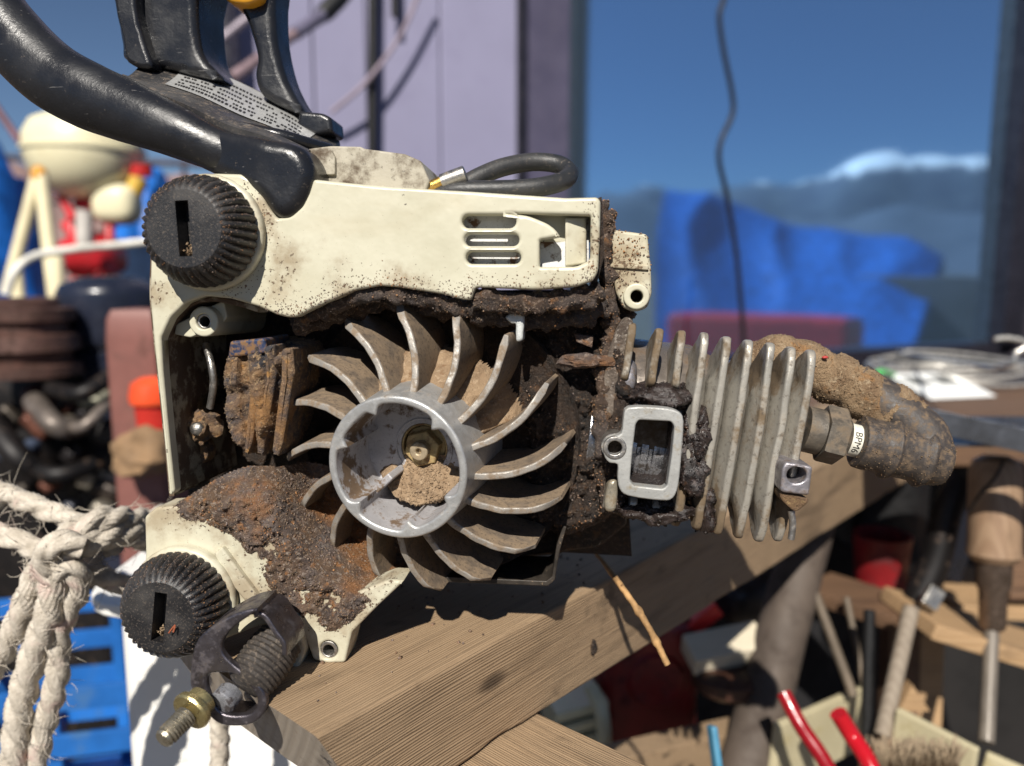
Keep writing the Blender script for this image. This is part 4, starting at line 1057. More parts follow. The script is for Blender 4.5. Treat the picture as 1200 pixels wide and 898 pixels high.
# ================================================================== timber the saw lies on
def wood(name, a, b, c, grain=230.0, rough=0.75, bstr=0.6, bdist=0.0006, dirt=0.3, upright=False, knots=()):
    s = Mat(name, rough)
    w = s.noise(1.0, 3, 0.5, s.mapv((9, 60, 60)))
    v = s.n('ShaderNodeVectorMath', operation='ADD')
    sc = s.n('ShaderNodeVectorMath', operation='SCALE'); sc.inputs['Scale'].default_value = 0.006
    cn = s.n('ShaderNodeTexNoise'); cn.inputs['Scale'].default_value = 6.0; s.l(s.tc, cn.inputs['Vector'])
    s.l(cn.outputs['Color'], sc.inputs[0]); s.l(s.tc, v.inputs[0]); s.l(sc.outputs[0], v.inputs[1])
    sx = s.n('ShaderNodeSeparateXYZ'); s.l(v.outputs[0], sx.inputs[0])
    cx = s.n('ShaderNodeCombineXYZ')
    ax_, al_ = (0, 2) if upright else (2, 0)
    s.l(s.math('ADD', sx.outputs[1], sx.outputs[ax_]), cx.inputs[0]); s.l(s.math('MULTIPLY', sx.outputs[al_], 0.04), cx.inputs[1])
    wv = s.n('ShaderNodeTexWave', wave_type='BANDS', bands_direction='X', wave_profile='SIN')
    wv.inputs['Scale'].default_value = grain; wv.inputs['Distortion'].default_value = 9.0; wv.inputs['Detail'].default_value = 4.0
    wv.inputs['Detail Scale'].default_value = 0.55; wv.inputs['Detail Roughness'].default_value = 0.7
    s.l(cx.outputs[0], wv.inputs['Vector'])
    g = wv.outputs['Fac']
    g2 = s.noise(1.0, 6, 0.7, s.mapv((grain * 3.0, grain * 3.0, 16.0) if upright else (16.0, grain * 3.0, grain * 3.0), vec=v.outputs[0]))
    k = s.mix(s.mixf(0.5, s.rng(g, 0.1, 0.9), s.rng(g2, 0.3, 0.7)), a, b)
    k = s.mix(s.math('MULTIPLY', s.rng(g2, 0.5, 0.72), 0.75), k, c)
    k = s.mix(s.math('MULTIPLY', s.rng(w, 0.5, 0.75), dirt), k, tuple(x * 0.45 for x in c[:3]) + (1,))
    st = s.rng(s.noise(38, 6, 0.6), 0.58, 0.72)
    k = s.mix(s.math('MULTIPLY', st, dirt), k, (0.09, 0.06, 0.035, 1))
    sp_ = s.rng(s.noise(1.0, 3, 0.5, s.mapv((90, 90, 2.2) if upright else (2.2, 90, 90))), 0.67, 0.71)
    k = s.mix(s.math('MULTIPLY', sp_, 0.8), k, tuple(x * 0.25 for x in c[:3]) + (1,))
    for kx, ky, kz, kr in knots:
        o = s.n('ShaderNodeVectorMath', operation='DISTANCE')
        mp = s.n('ShaderNodeMapping'); mp.inputs['Scale'].default_value = (0.45, 1, 1); s.l(v.outputs[0], mp.inputs[0])
        s.l(mp.outputs[0], o.inputs[0]); o.inputs[1].default_value = (kx * 0.45, ky, kz)
        k = s.mix(s.rng(o.outputs['Value'], kr * 0.5, kr, 0.85, 0.0), k, tuple(x * 0.4 for x in c[:3]) + (1,))
    s.col(k)
    b1 = s.bump(g, bstr * 0.55, bdist)
    b1 = s.bump(s.math('MULTIPLY', sp_, -1.0), 0.9, 0.0008, b1)
    s.set(normal=s.bump(g2, bstr, bdist * 0.6, b1))
    return s.m
WOOD_TOP = wood('weathered_grey_wood', (0.27, 0.222, 0.17, 1), (0.41, 0.35, 0.275, 1), (0.14, 0.105, 0.077, 1), 105, 0.85, 0.9, 0.0008, 0.5, False, [(0.05, 0.012, 0.0, 0.004)])
WOOD_SIDE = wood('brown_sawn_wood', (0.245, 0.16, 0.09, 1), (0.39, 0.275, 0.165, 1), (0.115, 0.07, 0.037, 1), 300, 0.8, 0.75, 0.0007, 0.65, False, [(0.075, 0.0, -0.012, 0.005), (0.19, 0.0, -0.03, 0.004)])
WOOD_END = wood('end_grain_wood', (0.30, 0.245, 0.185, 1), (0.38, 0.32, 0.25, 1), (0.2, 0.15, 0.11, 1), 60, 0.85, 0.3, 0.0008, 0.4)

ZTOP = BASE_W[2] - 0.0003
def on_plane(px, py, z):
    r = ray(px, py); t = (z - CAM[2]) / r[2]; return CAM + r * t
e0, e1 = on_plane(374, 862, ZTOP), on_plane(764, 652, ZTOP)
bdir = (e1 - e0) / np.linalg.norm(e1 - e0)
bperp = np.array([-bdir[1], bdir[0], 0])           # away from the viewer, to the left
def timber(length, width, height, nl=150, seed=0.0, amp=0.0005, chamfer=0.0016, shear=0.0, taper=0.0):
    """a sawn beam along +X, front top edge on the origin, going to +Y and -Z, with uneven arrises"""
    sec = round_loop(np.array([[0, 0], [0, -height], [width, -height], [width, 0]]), chamfer, 3)
    # resample the section
    pts = []
    for i in range(len(sec)):
        a, b = sec[i], sec[(i + 1) % len(sec)]
        m = max(1, int(np.linalg.norm(b - a) / 0.006))
        for k in range(m): pts.append(a + (b - a) * k / m)
    sec = np.array(pts); n = len(sec)
    xs = np.linspace(0, length, nl)
    V, Fc, mi = [], [], []
    for i, x in enumerate(xs):
        for q in sec:
            p = Vector((x * 6, q[0] * 40, q[1] * 40 + seed))
            d = mnoise.noise_vector(p) * amp
            e = Vector((x * 40, q[0] * 60, q[1] * 60 + seed))
            corner = 1.0 if min(abs(q[0]), abs(q[0] - width)) < 0.003 and min(abs(q[1]), abs(q[1] + height)) < 0.003 else 0.0
            c = np.array([width / 2, -height / 2]) - q; c /= np.linalg.norm(c)
            chip = max(0, mnoise.noise(e)) * 0.0016 * corner
            V.append((x + (1 - x / length) ** 3 * shear * (-q[1] / height) + (d.x * 2 if i in (0, nl - 1) else 0), q[0] + d.y + c[0] * chip, (q[1] * (1 + taper * max(0.0, x - 0.08) / height) if q[1] < -height / 2 else q[1]) + d.z + c[1] * chip))
    for i in range(nl - 1):
        for k in range(n):
            l = (k + 1) % n
            Fc.append((i * n + k, (i + 1) * n + k, (i + 1) * n + l, i * n + l)); 
    Fc.append(tuple(range(n))); Fc.append(tuple((nl - 1) * n + k for k in reversed(range(n))))
    return np.array(V), Fc
def place_timber(name, vf, origin, d, p, mats, label, cat):
    M = Matrix(((d[0], p[0], 0, origin[0]), (d[1], p[1], 0, origin[1]), (0, 0, 1, origin[2]), (0, 0, 0, 1)))
    o = link_mesh(name, vf[0], vf[1], mats, None, 40)
    o.matrix_world = M
    for q in o.data.polygons:
        n = q.normal
        q.material_index = 2 if abs(n.x) > 0.7 else (0 if n.z > 0.5 else 1)
    return tag(o, label, cat)
beam = place_timber('timber_beam', timber(0.66, 0.09, 0.0385, shear=0.02, taper=0.04), e0, bdir, bperp, [WOOD_TOP, WOOD_SIDE, WOOD_END], 'weathered square-sawn timber beam carrying the chainsaw engine', 'beam')
# crumbs that fell from the saw and small dents on the top
cx_ = RNG.uniform(0.01, 0.30, 260); cy_ = RNG.uniform(0.004, 0.085, 260)
link_mesh('fallen_crumb', *grains(np.column_stack([cx_, cy_, np.full(260, 0.0003)]), 0.0005, 0.8), GRAIN, beam, 180)['kind'] = 'stuff'
for i in range(9):
    dv = blob((RNG.uniform(0.01, 0.25), RNG.uniform(0.004, 0.04), -0.0004), (0.0022 * RNG.uniform(0.5, 1.2), 0.0008, 0.0006), 0.4, 400, 2, i)
    link_mesh('dent', dv[0], dv[1], WOOD_SIDE, beam, 180)
# nail hole with a splintered edge on the front face
def beam_pt(x, y, z): return np.array([x, y, z])
nh = blob((0.135, -0.0002, -0.026), (0.0022, 0.0007, 0.0034), 0.5, 300, 3)
tagn = link_mesh('nail_hole', nh[0], nh[1], CRUST_SHADE, beam, 180)
# lower cross rail
r0 = on_plane(735 - 130, 852, ZTOP - 0.0385)
rp, rd = bdir, -bperp
M2 = timber(0.30, 0.05, 0.03, 60, 5.0)
rail_o = on_plane(640, 850, ZTOP - 0.0395)
place_timber('cross_rail', M2, rail_o + bperp * 0.10 - bdir * 0.045 + np.array([0, 0, 0]), -bperp, bdir, [wood('pale_rail_wood', (0.36, 0.25, 0.15, 1), (0.46, 0.35, 0.23, 1), (0.22, 0.13, 0.07, 1), 160), WOOD_SIDE, WOOD_END], 'pale short wooden rail nailed under the big beam', 'rail')
# trestle leg: grey weathered pole under the beam
lt, lb = P(940, 650, 0.60), P(868, 930, 0.53)
ld = (lb - lt) / np.linalg.norm(lb - lt)
foot = lt + ld * (lt[2] / -ld[2])
legc = np.array([lt + (foot - lt) * t for t in np.linspace(-0.04, 1, 40)])
lg = tube(legc, [0.0185] * 40, 28, noise=0.08, nsc=30)
LEGM = simple('grey_brown_pole', (86, 75, 66), 0.7, var=0.3, sc=14, bump=0.35, bsc=120, bdist=0.0008, dirt=(58, 48, 41), damt=(0.42, 0.72))
lo_ = link_mesh('trestle_leg', lg[0], lg[1], LEGM, None, 60)
tag(lo_, 'grey round wooden trestle leg slanting down from the big beam', 'leg')
# dry stalk hanging over the beam
tw = spline([P(680, 628, 0.335), P(704, 655, 0.318), P(730, 690, 0.295), P(752, 722, 0.288), P(768, 750, 0.287), P(782, 779, 0.286)], 8)
tr = [0.0003 + 0.0009 * min(1, i / 12) for i in range(len(tw))]
for k in (22, 23, 32, 33): tr[k] *= 1.35
TW = simple('dry_stalk', (176, 138, 92), 0.8, var=0.45, sc=160, bump=0.5, bsc=900, dirt=(90, 60, 35), damt=(0.55, 0.68))
o = link_mesh('dry_stalk', *tube(tw, tr, 9, noise=0.25, nsc=900), TW, None, 60)
tag(o, 'thin dry brown stalk hanging over the edge of the beam', 'twig')
# ================================================================== the place behind
def W(name, vf, mat, label=None, cat=None, parent=None, group=None, kind=None, sharp=40):
    """mesh given in world metres; its origin goes to its base"""
    V = np.asarray(vf[0], float)
    if parent is None:
        b = np.array([(V[:, 0].min() + V[:, 0].max()) / 2, (V[:, 1].min() + V[:, 1].max()) / 2, V[:, 2].min()])
        o = link_mesh(name, V - b, vf[1], mat, None, sharp); o.location = b
    else:
        o = link_mesh(name, V - np.array(parent.location), vf[1], mat, parent, sharp)
        if parent.parent: o.data.transform(Matrix.Translation(-parent.parent.location))
    return tag(o, label, cat, group, kind)
def wtube(pts, r, n=12, sub=8, **kw):
    return tube(spline(pts, sub), r, n, **kw)
def bar(a, b, r, n=14):
    return tube(np.array([a + (b - a) * t for t in np.linspace(0, 1, 6)]), r, n)
def boxat(c, s, b=0.003, M=None):
    v = rbox(*s, b); return T(v, c, M)
def plank_between(a, b, w, th, up=(0, 0, 1), bev=0.0015):
    """board from a to b, w across (towards up), th thick"""
    a, b = np.asarray(a), np.asarray(b); x = b - a; ln = np.linalg.norm(x); x /= ln
    u = np.asarray(up, float); u = u - x * (u @ x); u /= np.linalg.norm(u)
    n = np.cross(x, u)
    return T(rbox(ln, w, th, bev), (a + b) / 2, np.column_stack([x, u, n]))

# ---- ground and hills
GROUND = simple('packed_earth', (92, 84, 74), 0.95, var=0.35, sc=3, bump=0.6, bsc=60, bdist=0.01, dirt=(58, 54, 46), damt=(0.5, 0.65))
g_ = 6000.0
gnd = link_mesh('ground', [(-g_, -g_, 0), (g_, -g_, 0), (g_, g_, 0), (-g_, g_, 0)], [(0, 1, 2, 3)], GROUND)
tag(gnd, kind='structure')
def ridge(name, dist, depth, hfun, az0, az1, n, m, mat):
    V, Fc = [], []
    for i in range(n):
        az = R(az0 + (az1 - az0) * i / (n - 1))
        for k in range(m):
            t = k / (m - 1); d = dist + depth * t
            x, y = d * math.sin(az), d * math.cos(az)
            e = hfun(math.degrees(az))
            h = math.tan(R(e)) * dist * math.sin(min(t * 1.6, 1) * math.pi / 2) * (1 - 0.35 * max(0, t - 0.62) / 0.38)
            h *= 1 + 0.16 * fbm((x / dist * 6, y / dist * 6, dist), 1.0, 5) * min(1, 2 * t)
            V.append((x, y, h - 2))
    for i in range(n - 1):
        for k in range(m - 1):
            Fc.append((i * m + k, i * m + k + 1, (i + 1) * m + k + 1, (i + 1) * m + k))
    o = link_mesh(name, V, Fc, mat, None, 180)
    return tag(o, kind='structure')
def hill_mat(name, a, b, snow=None):
    s = Mat(name, 0.95)
    k = s.mix(s.rng(s.noise(0.006, 8, 0.65), 0.35, 0.65), a, b)
    if snow:
        z = s.n('ShaderNodeSeparateXYZ'); s.l(s.tc, z.inputs[0])
        h = s.math('ADD', z.outputs[2], s.math('MULTIPLY', s.noise(0.004, 8, 0.7), 420.0))
        k = s.mix(s.rng(h, snow, snow + 60), k, (0.82, 0.84, 0.88, 1))
    return s.col(k).m
ridge('mountains', 5200, 1400, lambda az: 6.3 + 2.3 * math.exp(-((az - 105) / 7) ** 2) + 0.35 * math.sin(az * 0.9) + 0.25 * math.sin(az * 2.3) + 0.15 * math.sin(az * 5.1), -180, 180, 420, 14, hill_mat('haze_blue_snowy_mountain', (0.06, 0.085, 0.14, 1), (0.09, 0.12, 0.17, 1), 860))  # blue of the distance haze put into the mountain colour
ridge('hills', 1500, 700, lambda az: 4.9 + 0.4 * math.sin(az * 0.31 + 1) + 0.2 * math.sin(az * 1.1) + 1.9 / (1 + math.exp(-(az - 114) / 2.5)), -180, 180, 300, 12, hill_mat('haze_blue_wooded_hill', (0.055, 0.08, 0.125, 1), (0.085, 0.11, 0.16, 1)))  # bluish base colour stands in for aerial haze over the woods
ridge('hillside', 60, 60, lambda az: 12.5 + 0.8 * math.sin(az * 0.3), -75, -8, 80, 14, simple('bare_pinkish_hillside', (150, 122, 116), 0.95, var=0.3, sc=0.3, dirt=(112, 92, 84), damt=(0.45, 0.65)))

# ---- house wall and the big window that mirrors the yard
WA = R(25)
W0 = np.array([0.0, 1.8, 0.0]); wt = np.array([math.cos(WA), math.sin(WA), 0]); wnr = np.array([math.sin(WA), -math.cos(WA), 0])
def wp(px, py, off=0.0):
    """point on the house wall plane (pushed off metres towards us)"""
    r = ray(px, py); t = ((W0 + wnr * off - CAM) @ wnr) / (r @ wnr); return CAM + r * t
def ws(px): return (wp(px, 322) - W0) @ wt
def wbox(s0, s1, z0, z1, o0, o1, b=0.003):
    c = W0 + wt * (s0 + s1) / 2 + wnr * (o0 + o1) / 2 + np.array([0, 0, (z0 + z1) / 2])
    return T(rbox(s1 - s0, abs(o1 - o0), z1 - z0, b), c, np.column_stack([wt, -wnr, [0, 0, 1.0]]))
SILL = 0.70
sL, sR, sF = ws(286), ws(606), ws(1172)
WALLM = simple('shade_tinted_render', (140, 138, 164), 0.85, var=0.08, sc=2.5, bump=0.25, bsc=120, bdist=0.002, dirt=(132, 129, 156), damt=(0.52, 0.75))  # lavender grey carries the wall's shade in its base colour
wallo = empty('house_wall', tuple(W0 + wt * (sL + sR) / 2), 'rendered house wall behind the saw, its shade put into the lavender grey', 'wall')
def WP(name, vf, mat, parent):
    o = link_mesh(name, np.asarray(vf[0]) - np.array(parent.location), vf[1], mat, parent, 40); return o
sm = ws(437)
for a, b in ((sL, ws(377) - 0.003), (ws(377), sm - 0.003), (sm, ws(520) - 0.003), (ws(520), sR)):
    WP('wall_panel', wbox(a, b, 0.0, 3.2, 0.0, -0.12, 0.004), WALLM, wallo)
WP('wall_panel', wbox(sR + 0.001, sF + 0.6, 0.0, SILL - 0.05, -0.002, -0.12, 0.004), simple('dark_plinth', (52, 50, 58), 0.8), wallo)
WP('wall_panel', wbox(sF + 0.11, sF + 0.7, SILL - 0.05, 3.2, -0.002, -0.12, 0.004), simple('dark_cladding', (62, 55, 60), 0.6, var=0.2, sc=4), wallo)
FRAME = simple('dark_bronze_frame', (44, 42, 50), 0.35, 0.4, var=0.25, sc=12)
wino = empty('window', tuple(W0 + wt * (sR + sF) / 2 + np.array([0, 0, SILL])), 'large dark framed window mirroring blue sky and mountains', 'window')
WP('frame', wbox(sR, sR + 0.018, SILL, 3.0, 0.012, -0.08), FRAME, wino)
WP('frame', wbox(sF, sF + 0.11, SILL, 3.0, 0.03, -0.08), FRAME, wino)
WP('frame', wbox(sR + 0.0185, sF - 0.001, SILL - 0.05, SILL, 0.02, -0.08), FRAME, wino)
WP('frame', wbox(sR + 0.0185, sF - 0.001, 2.95, 3.0, 0.02, -0.08), FRAME, wino)
WP('sash', wbox(sR + 0.0185, ws(668), SILL + 0.001, 2.949, -0.01, -0.05), simple('grey_violet_sash', (88, 84, 104), 0.4, 0.2, var=0.12, sc=6), wino)
g = Mat('haze_veiled_mirroring_glass', 0.02, 0.95)
g.col((0.44, 0.70, 1.0, 1)); g.set(rough=0.04, normal=g.bump(g.noise(1.4, 2, 0.4), 0.08, 0.02))  # sky blue and a faint haze veil put into the glass colour
WP('pane', wbox(ws(668) + 0.001, sF - 0.001, SILL + 0.001, 2.949, -0.022, -0.034, 0.0005), g.m, wino)
# cable hanging in front of the window, black pipe on the wall, hook and rods
BLK = simple('black_cable', (9, 9, 11), 0.6, var=0.2, sc=30)
cab = [(852, -60), (851, -20), (848, 0), (843, 20), (848, 60), (858, 110), (858, 135), (845, 165), (843, 190), (852, 230), (862, 290), (868, 350), (871, 395), (872, 440)]
W('hanging_cable', wtube([wp(x, y, 0.50) for x, y in cab], 0.0046, 10, 6), BLK, 'wavy black cable hanging in front of the mirroring window', 'cable')
W('drain_pipe', bar(wp(437, -80, 0.03), wp(435, 380, 0.03), 0.0095), BLK, 'thin straight black pipe running down the lavender wall', 'pipe')
W('wall_hook', bar(wp(462, -40, 0.03), wp(463, 20, 0.03), 0.008), BLK, 'short black hook end against the lavender wall', 'hook')
W('slack_line', wtube([wp(500, -30, 0.06), wp(470, 40, 0.05), wp(430, 95, 0.05), wp(388, 132, 0.04)], 0.0045, 8), simple('grey_cord_mat', (142, 128, 140), 0.7), 'thin pinkish grey line slanting across the lavender wall', 'line')
rod = W('tent_pole', bar(P(272, 92, 1.15), P(345, 40, 1.22), 0.009), simple('pinkish_metal_tube', (150, 128, 132), 0.4, 0.3), 'slanting pinkish metal pole with a dark sleeve behind the rear grip', 'pole')
W('sleeve', bar(P(345, 40, 1.22), P(378, 18, 1.26), 0.0105), simple('grey_violet_sleeve', (104, 100, 120), 0.4), parent=rod)
W('end_cap', tube(np.array([P(374, 21, 1.26), P(382, 14, 1.265), P(396, 0, 1.28), P(420, -30, 1.3)]), [0.011, 0.015, 0.015, 0.014], 14), BLK, parent=rod)
rod2 = W('tent_pole', bar(P(255, 50, 1.3), P(330, -10, 1.34), 0.008), simple('pale_tube', (150, 140, 150), 0.4, 0.3), 'slanting pale pole crossing the dark post beside the wall', 'pole')
W('dark_post', boxat(wp(262, 20, 0.05) * [1, 1, 0] + [0, 0, 1.6], (0.035, 0.05, 3.2)), FRAME, 'dark upright post at the corner of the house', 'post')

# ---- far left: yard with sprayer, tarp, frames
TARP = simple('blue_tarp', (30, 104, 190), 0.45, var=0.35, sc=9, bump=0.5, bsc=7, bdist=0.03)
def tarp(c, size, seed):
    V, Fc = blob((0, 0, 0), size, 0.2, 0.9, 5, seed)
    V = np.array(V)
    rg = np.array([1 - abs(mnoise.noise(Vector(q / max(size) * 3.5 + seed))) * 2 for q in V])
    V *= (1 + 0.10 * rg)[:, None]; V[:, 2] = np.maximum(V[:, 2], -size[2] * 0.5)
    return T((V, Fc), c)
tc1 = P(-10, 300, 2.6); tc2 = P(178, 275, 2.4)
def to_ground(vf): 
    V = np.array(vf[0]); k = V[:, 2].min(); V[:, 2] = (V[:, 2] - k) / (V[:, 2].max() - k) * V[:, 2].max(); return V, vf[1]
W('blue_tarpaulin', to_ground(tarp(tc1, (0.16, 0.25, 0.38), 2.0)), TARP, 'blue tarpaulin heaped up left of the white sprayer tank', 'tarpaulin')
W('blue_tarpaulin', to_ground(tarp(tc2, (0.16, 0.25, 0.20), 5.0)), TARP, 'blue tarpaulin covering a pile behind the red machine', 'tarpaulin')
RAIL = simple('brown_rail', (70, 58, 62), 0.6, 0.2)
rl = W('guard_rail', bar(P(-120, 180, 4.2), P(330, 196, 4.2), 0.016), RAIL, 'thin brown guard rail in front of the bare hillside', 'railing')
for x in (-60, 36, 128, 215):
    a = P(x, 187, 4.2); W('post', bar(a, a * [1, 1, 0], 0.013), RAIL, parent=rl)
W('second_rail', bar(P(-120, 232, 4.2), P(330, 244, 4.2), 0.011), RAIL, parent=rl)
W('leaning_pole', bar(P(-10, 118, 1.9), P(90, 262, 1.85), 0.008), simple('maroon_pole', (110, 66, 68), 0.5), 'thin maroon pole leaning towards the sprayer', 'pole')
# sprayer: squat pale tank on a red base
PALE = simple('pale_translucent_plastic', (232, 224, 188), 0.4, var=0.1, sc=6, dirt=(205, 192, 150), damt=(0.55, 0.8))
dS = 1.75
spx = lambda px: px * dS / F
spr = empty('backpack_sprayer', tuple(P(100, 345, dS) * [1, 1, 0]), 'pale plastic sprayer tank standing on a red frame', 'sprayer')
tankc = P(100, 186, dS)
tk = lathe([(0, -spx(47)), (spx(24), -spx(46)), (spx(44), -spx(36)), (spx(58), -spx(18)), (spx(64), spx(4)), (spx(63), spx(24)), (spx(54), spx(40)), (spx(36), spx(48)), (0, spx(50))], 40)
WP('tank', T(tk, tankc), PALE, spr)
WP('seam', T(lathe([(spx(63.5), -spx(3)), (spx(66.5), -spx(2)), (spx(66.5), spx(2)), (spx(63.5), spx(3))], 40, closed=True), tankc + [0, 0, spx(8)]), PALE, spr)
WP('filler_neck', T(lathe([(0, 0), (spx(22), 0), (spx(22), spx(9)), (0, spx(10))], 28), tankc + [0, 0, spx(46)]), PALE, spr)
WP('spout', T(blob((0, 0, 0), (spx(26), spx(24), spx(24)), 0.03, 3, 3, 1, 0.7), P(138, 240, dS)), PALE, spr)
WP('spout_neck', bar(P(152, 232, dS), P(164, 208, dS), spx(11)), simple('amber_translucent', (220, 180, 80), 0.4), spr)
WP('cap', T(lathe([(0, -spx(7)), (spx(13), -spx(7)), (spx(13), spx(6)), (0, spx(7))], 20), P(165, 200, dS)), simple('red_cap', (190, 40, 36), 0.4), spr)
REDM = simple('red_enamel', (192, 36, 44), 0.35, var=0.25, sc=14, dirt=(120, 30, 36), damt=(0.5, 0.75))
for a, b, r in (((62, 208), (86, 258), 5), ((84, 250), (92, 345), 6), ((92, 238), (135, 242), 7), ((130, 246), (125, 345), 6), ((78, 262), (118, 322), 7), ((108, 246), (84, 318), 6), ((88, 318), (132, 314), 9)):
    WP('frame_tube', bar(P(*a, dS), P(*b, dS - 0.03), spx(r)), REDM, spr)
WP('engine_block', T(blob((0, 0, 0), (spx(28), 0.07, spx(26)), 0.2, 14, 3, 2, 0.7), P(110, 300, dS)), REDM, spr)
WP('cylinder', bar(P(99, 248, dS - 0.06), P(99, 292, dS - 0.06), spx(9)), simple('grey_plastic', (190, 184, 176), 0.45), spr)
WP('base', T(rbox(0.26, 0.2, 1.0, 0.02), P(105, 345, dS) * [1, 1, 0] + [0, 0, P(105, 348, dS)[2] - 0.5]), simple('dark_crate', (40, 38, 40), 0.7), spr)
CRM = simple('cream_tube', (226, 214, 176), 0.4, var=0.12, sc=9)
crf = empty('folding_stand', tuple(P(40, 345, 1.5) * [1, 1, 0]), 'cream tubular folding stand in front of the sprayer', 'stand')
for a, b, r in (((44, 205), (8, 345), 7), ((48, 205), (66, 360), 8), ((66, 300), (68, 352), 9), ((18, 318), (22, 352), 8)):
    q0, q1 = P(*a, 1.5), P(*b, 1.5)
    WP('tube', bar(q0, q1, r * 1.5 / F), CRM, crf)
WP('hinge', T(blob((0, 0, 0), (0.016, 0.016, 0.02), 0.1, 5, 2), P(46, 206, 1.5)), YELLOW, crf)
WP('leg', bar(P(20, 350, 1.5), P(20, 350, 1.5) * [1, 1, 0], 0.012), CRM, crf)
WP('leg', bar(P(67, 352, 1.5), P(67, 352, 1.5) * [1, 1, 0], 0.012), CRM, crf)
W('white_hose', wtube([P(8, 345, 1.2), P(18, 318, 1.2), P(42, 300, 1.22), P(90, 292, 1.25), P(140, 287, 1.28), P(196, 280, 1.3)], 0.0065, 10), simple('white_hose_mat', (226, 222, 210), 0.4), 'thin white hose arching over the black motor housing', 'hose')
W('storage_bin', to_ground(T(rbox(0.14, 0.14, 0.1, 0.01), P(172, 305, 2.0))), simple('pale_blue_plastic', (150, 186, 220), 0.35), 'pale blue plastic bin behind the black motor housing', 'bin')

# ---- left: greasy pump engine with a rusty pulley
DK = simple('greasy_black_iron', (30, 27, 27), 0.5, 0.4, var=0.5, sc=25, dirt=(72, 56, 44), damt=(0.55, 0.7))
RUST = simple('rusty_pulley_iron', (98, 72, 64), 0.45, 0.5, var=0.4, sc=30, dirt=(60, 38, 30), damt=(0.45, 0.65))
dE = 0.95; ex = lambda px: px * dE / F
eng = empty('pump_engine', tuple(P(40, 500, dE) * [1, 1, 0]), 'greasy black pump engine with a rusty grooved pulley', 'engine')
pr = [(0, 46), (30, 46), (36, 42), (36, 36), (52, 33), (52, 20), (44, 16), (44, 6), (54, 3), (56, -14), (46, -18), (44, -28), (55, -32), (55, -44), (30, -48), (0, -48)]
WP('pulley', T(lathe([(ex(r), ex(z)) for r, z in pr][::-1], 48), P(32, 395, dE)), RUST, eng)
WP('shaft_housing', T(lathe([(0, -ex(60)), (ex(34), -ex(60)), (ex(40), -ex(30)), (ex(34), 0), (0, 0)], 32), P(32, 500, dE)), DK, eng)
for a, b, r, m in (((40, 470), (90, 500), 12, 'g'), ((-20, 480), (60, 560), 14, 'd'), ((60, 455), (130, 440), 9, 'd'), ((20, 540), (110, 545), 10, 'd'), ((70, 500), (128, 470), 7, 'g'), ((-10, 520), (40, 520), 9, 'b')):
    WP('pipe', wtube([P(*a, dE - 0.02), P((a[0] + b[0]) / 2, (a[1] + b[1]) / 2 + 14, dE - 0.05), P(*b, dE - 0.02)], ex(r), 14, 6), {'g': simple('grey_casting', (122, 112, 104), 0.5, 0.5, var=0.4, sc=30), 'd': DK, 'b': simple('blue_grey_part', (70, 80, 100), 0.5)}[m], eng)
WP('engine_body', to_ground(T(rbox(ex(230), 0.2, ex(260), 0.02), P(62, 520, dE + 0.16))), DK, eng)
for x, y, w_, h_, c_ in ((78, 500, 44, 24, (120, 112, 100)), (112, 468, 34, 16, (150, 148, 130)), (45, 470, 26, 40, (96, 66, 62)), (100, 548, 36, 14, (110, 86, 66)), (132, 505, 40, 30, (46, 44, 44)), (20, 560, 60, 30, (44, 46, 56))):
    WP('bracket', T(blob((0, 0, 0), (ex(w_) / 2, 0.02, ex(h_) / 2), 0.25, 25, 3, x, 0.6), P(x, y, dE)), simple('engine_casting', c_, 0.45, 0.4, var=0.4, sc=40), eng)
for i in range(26):
    x, y = RNG.uniform(-10, 150), RNG.uniform(440, 610)
    c_ = [(60, 52, 46), (96, 88, 80), (150, 142, 128), (40, 42, 52), (110, 70, 56), (34, 30, 30), (34, 30, 30)][i % 7]
    WP('bracket', T(blob((0, 0, 0), (ex(RNG.uniform(6, 22)), 0.012, ex(RNG.uniform(4, 12))), 0.3, 30, 3, i, 0.5), P(x, y, dE + RNG.uniform(-0.04, 0.03)), roty(RNG.uniform(-1, 1))), simple('small_casting', c_, 0.4, 0.5, var=0.4, sc=50), eng)
mh = lathe([(0, 0), (0.055, 0), (0.064, 0.012), (0.064, 0.07), (0.058, 0.082), (0.035, 0.092), (0, 0.094)], 40)
mo = T(mh, P(132, 405, 1.05), None, 1.0)
motor = W('motor_housing', J(mo, T(rbox(0.11, 0.11, P(132, 405, 1.05)[2], 0.01), P(132, 405, 1.05) * [1, 1, 0.5])), simple('navy_black_plastic', (34, 38, 52), 0.3, var=0.3, sc=12), 'rounded blue-black motor housing beside the rusty pulley', 'motor')
BRN = simple('maroon_painted_steel', (128, 84, 76), 0.5, var=0.2, sc=12, dirt=(96, 62, 54), damt=(0.5, 0.7))
dB = 0.78
bx_ = W('maroon_box', to_ground(boxat(P(174, 470, dB), (0.05, 0.06, PM(215, dB)), 0.006)), BRN, 'narrow maroon steel box with an orange lid on its front', 'box')
ORG = simple('orange_plastic', (232, 84, 44), 0.35, var=0.15, sc=20)
W('lid', T(lathe([(0, 0), (PM(24, dB), 0), (PM(25, dB), PM(8, dB)), (PM(22, dB), PM(22, dB)), (PM(12, dB), PM(28, dB)), (0, PM(29, dB))], 32), P(180, 472, dB - 0.05)), ORG, parent=bx_)
W('filler_cup', T(lathe([(0, -PM(42, dB)), (PM(17, dB), -PM(42, dB)), (PM(20, dB), 0), (0, 0)], 28), P(180, 473, dB - 0.05)), simple('red_plastic', (200, 50, 40), 0.4), parent=bx_)
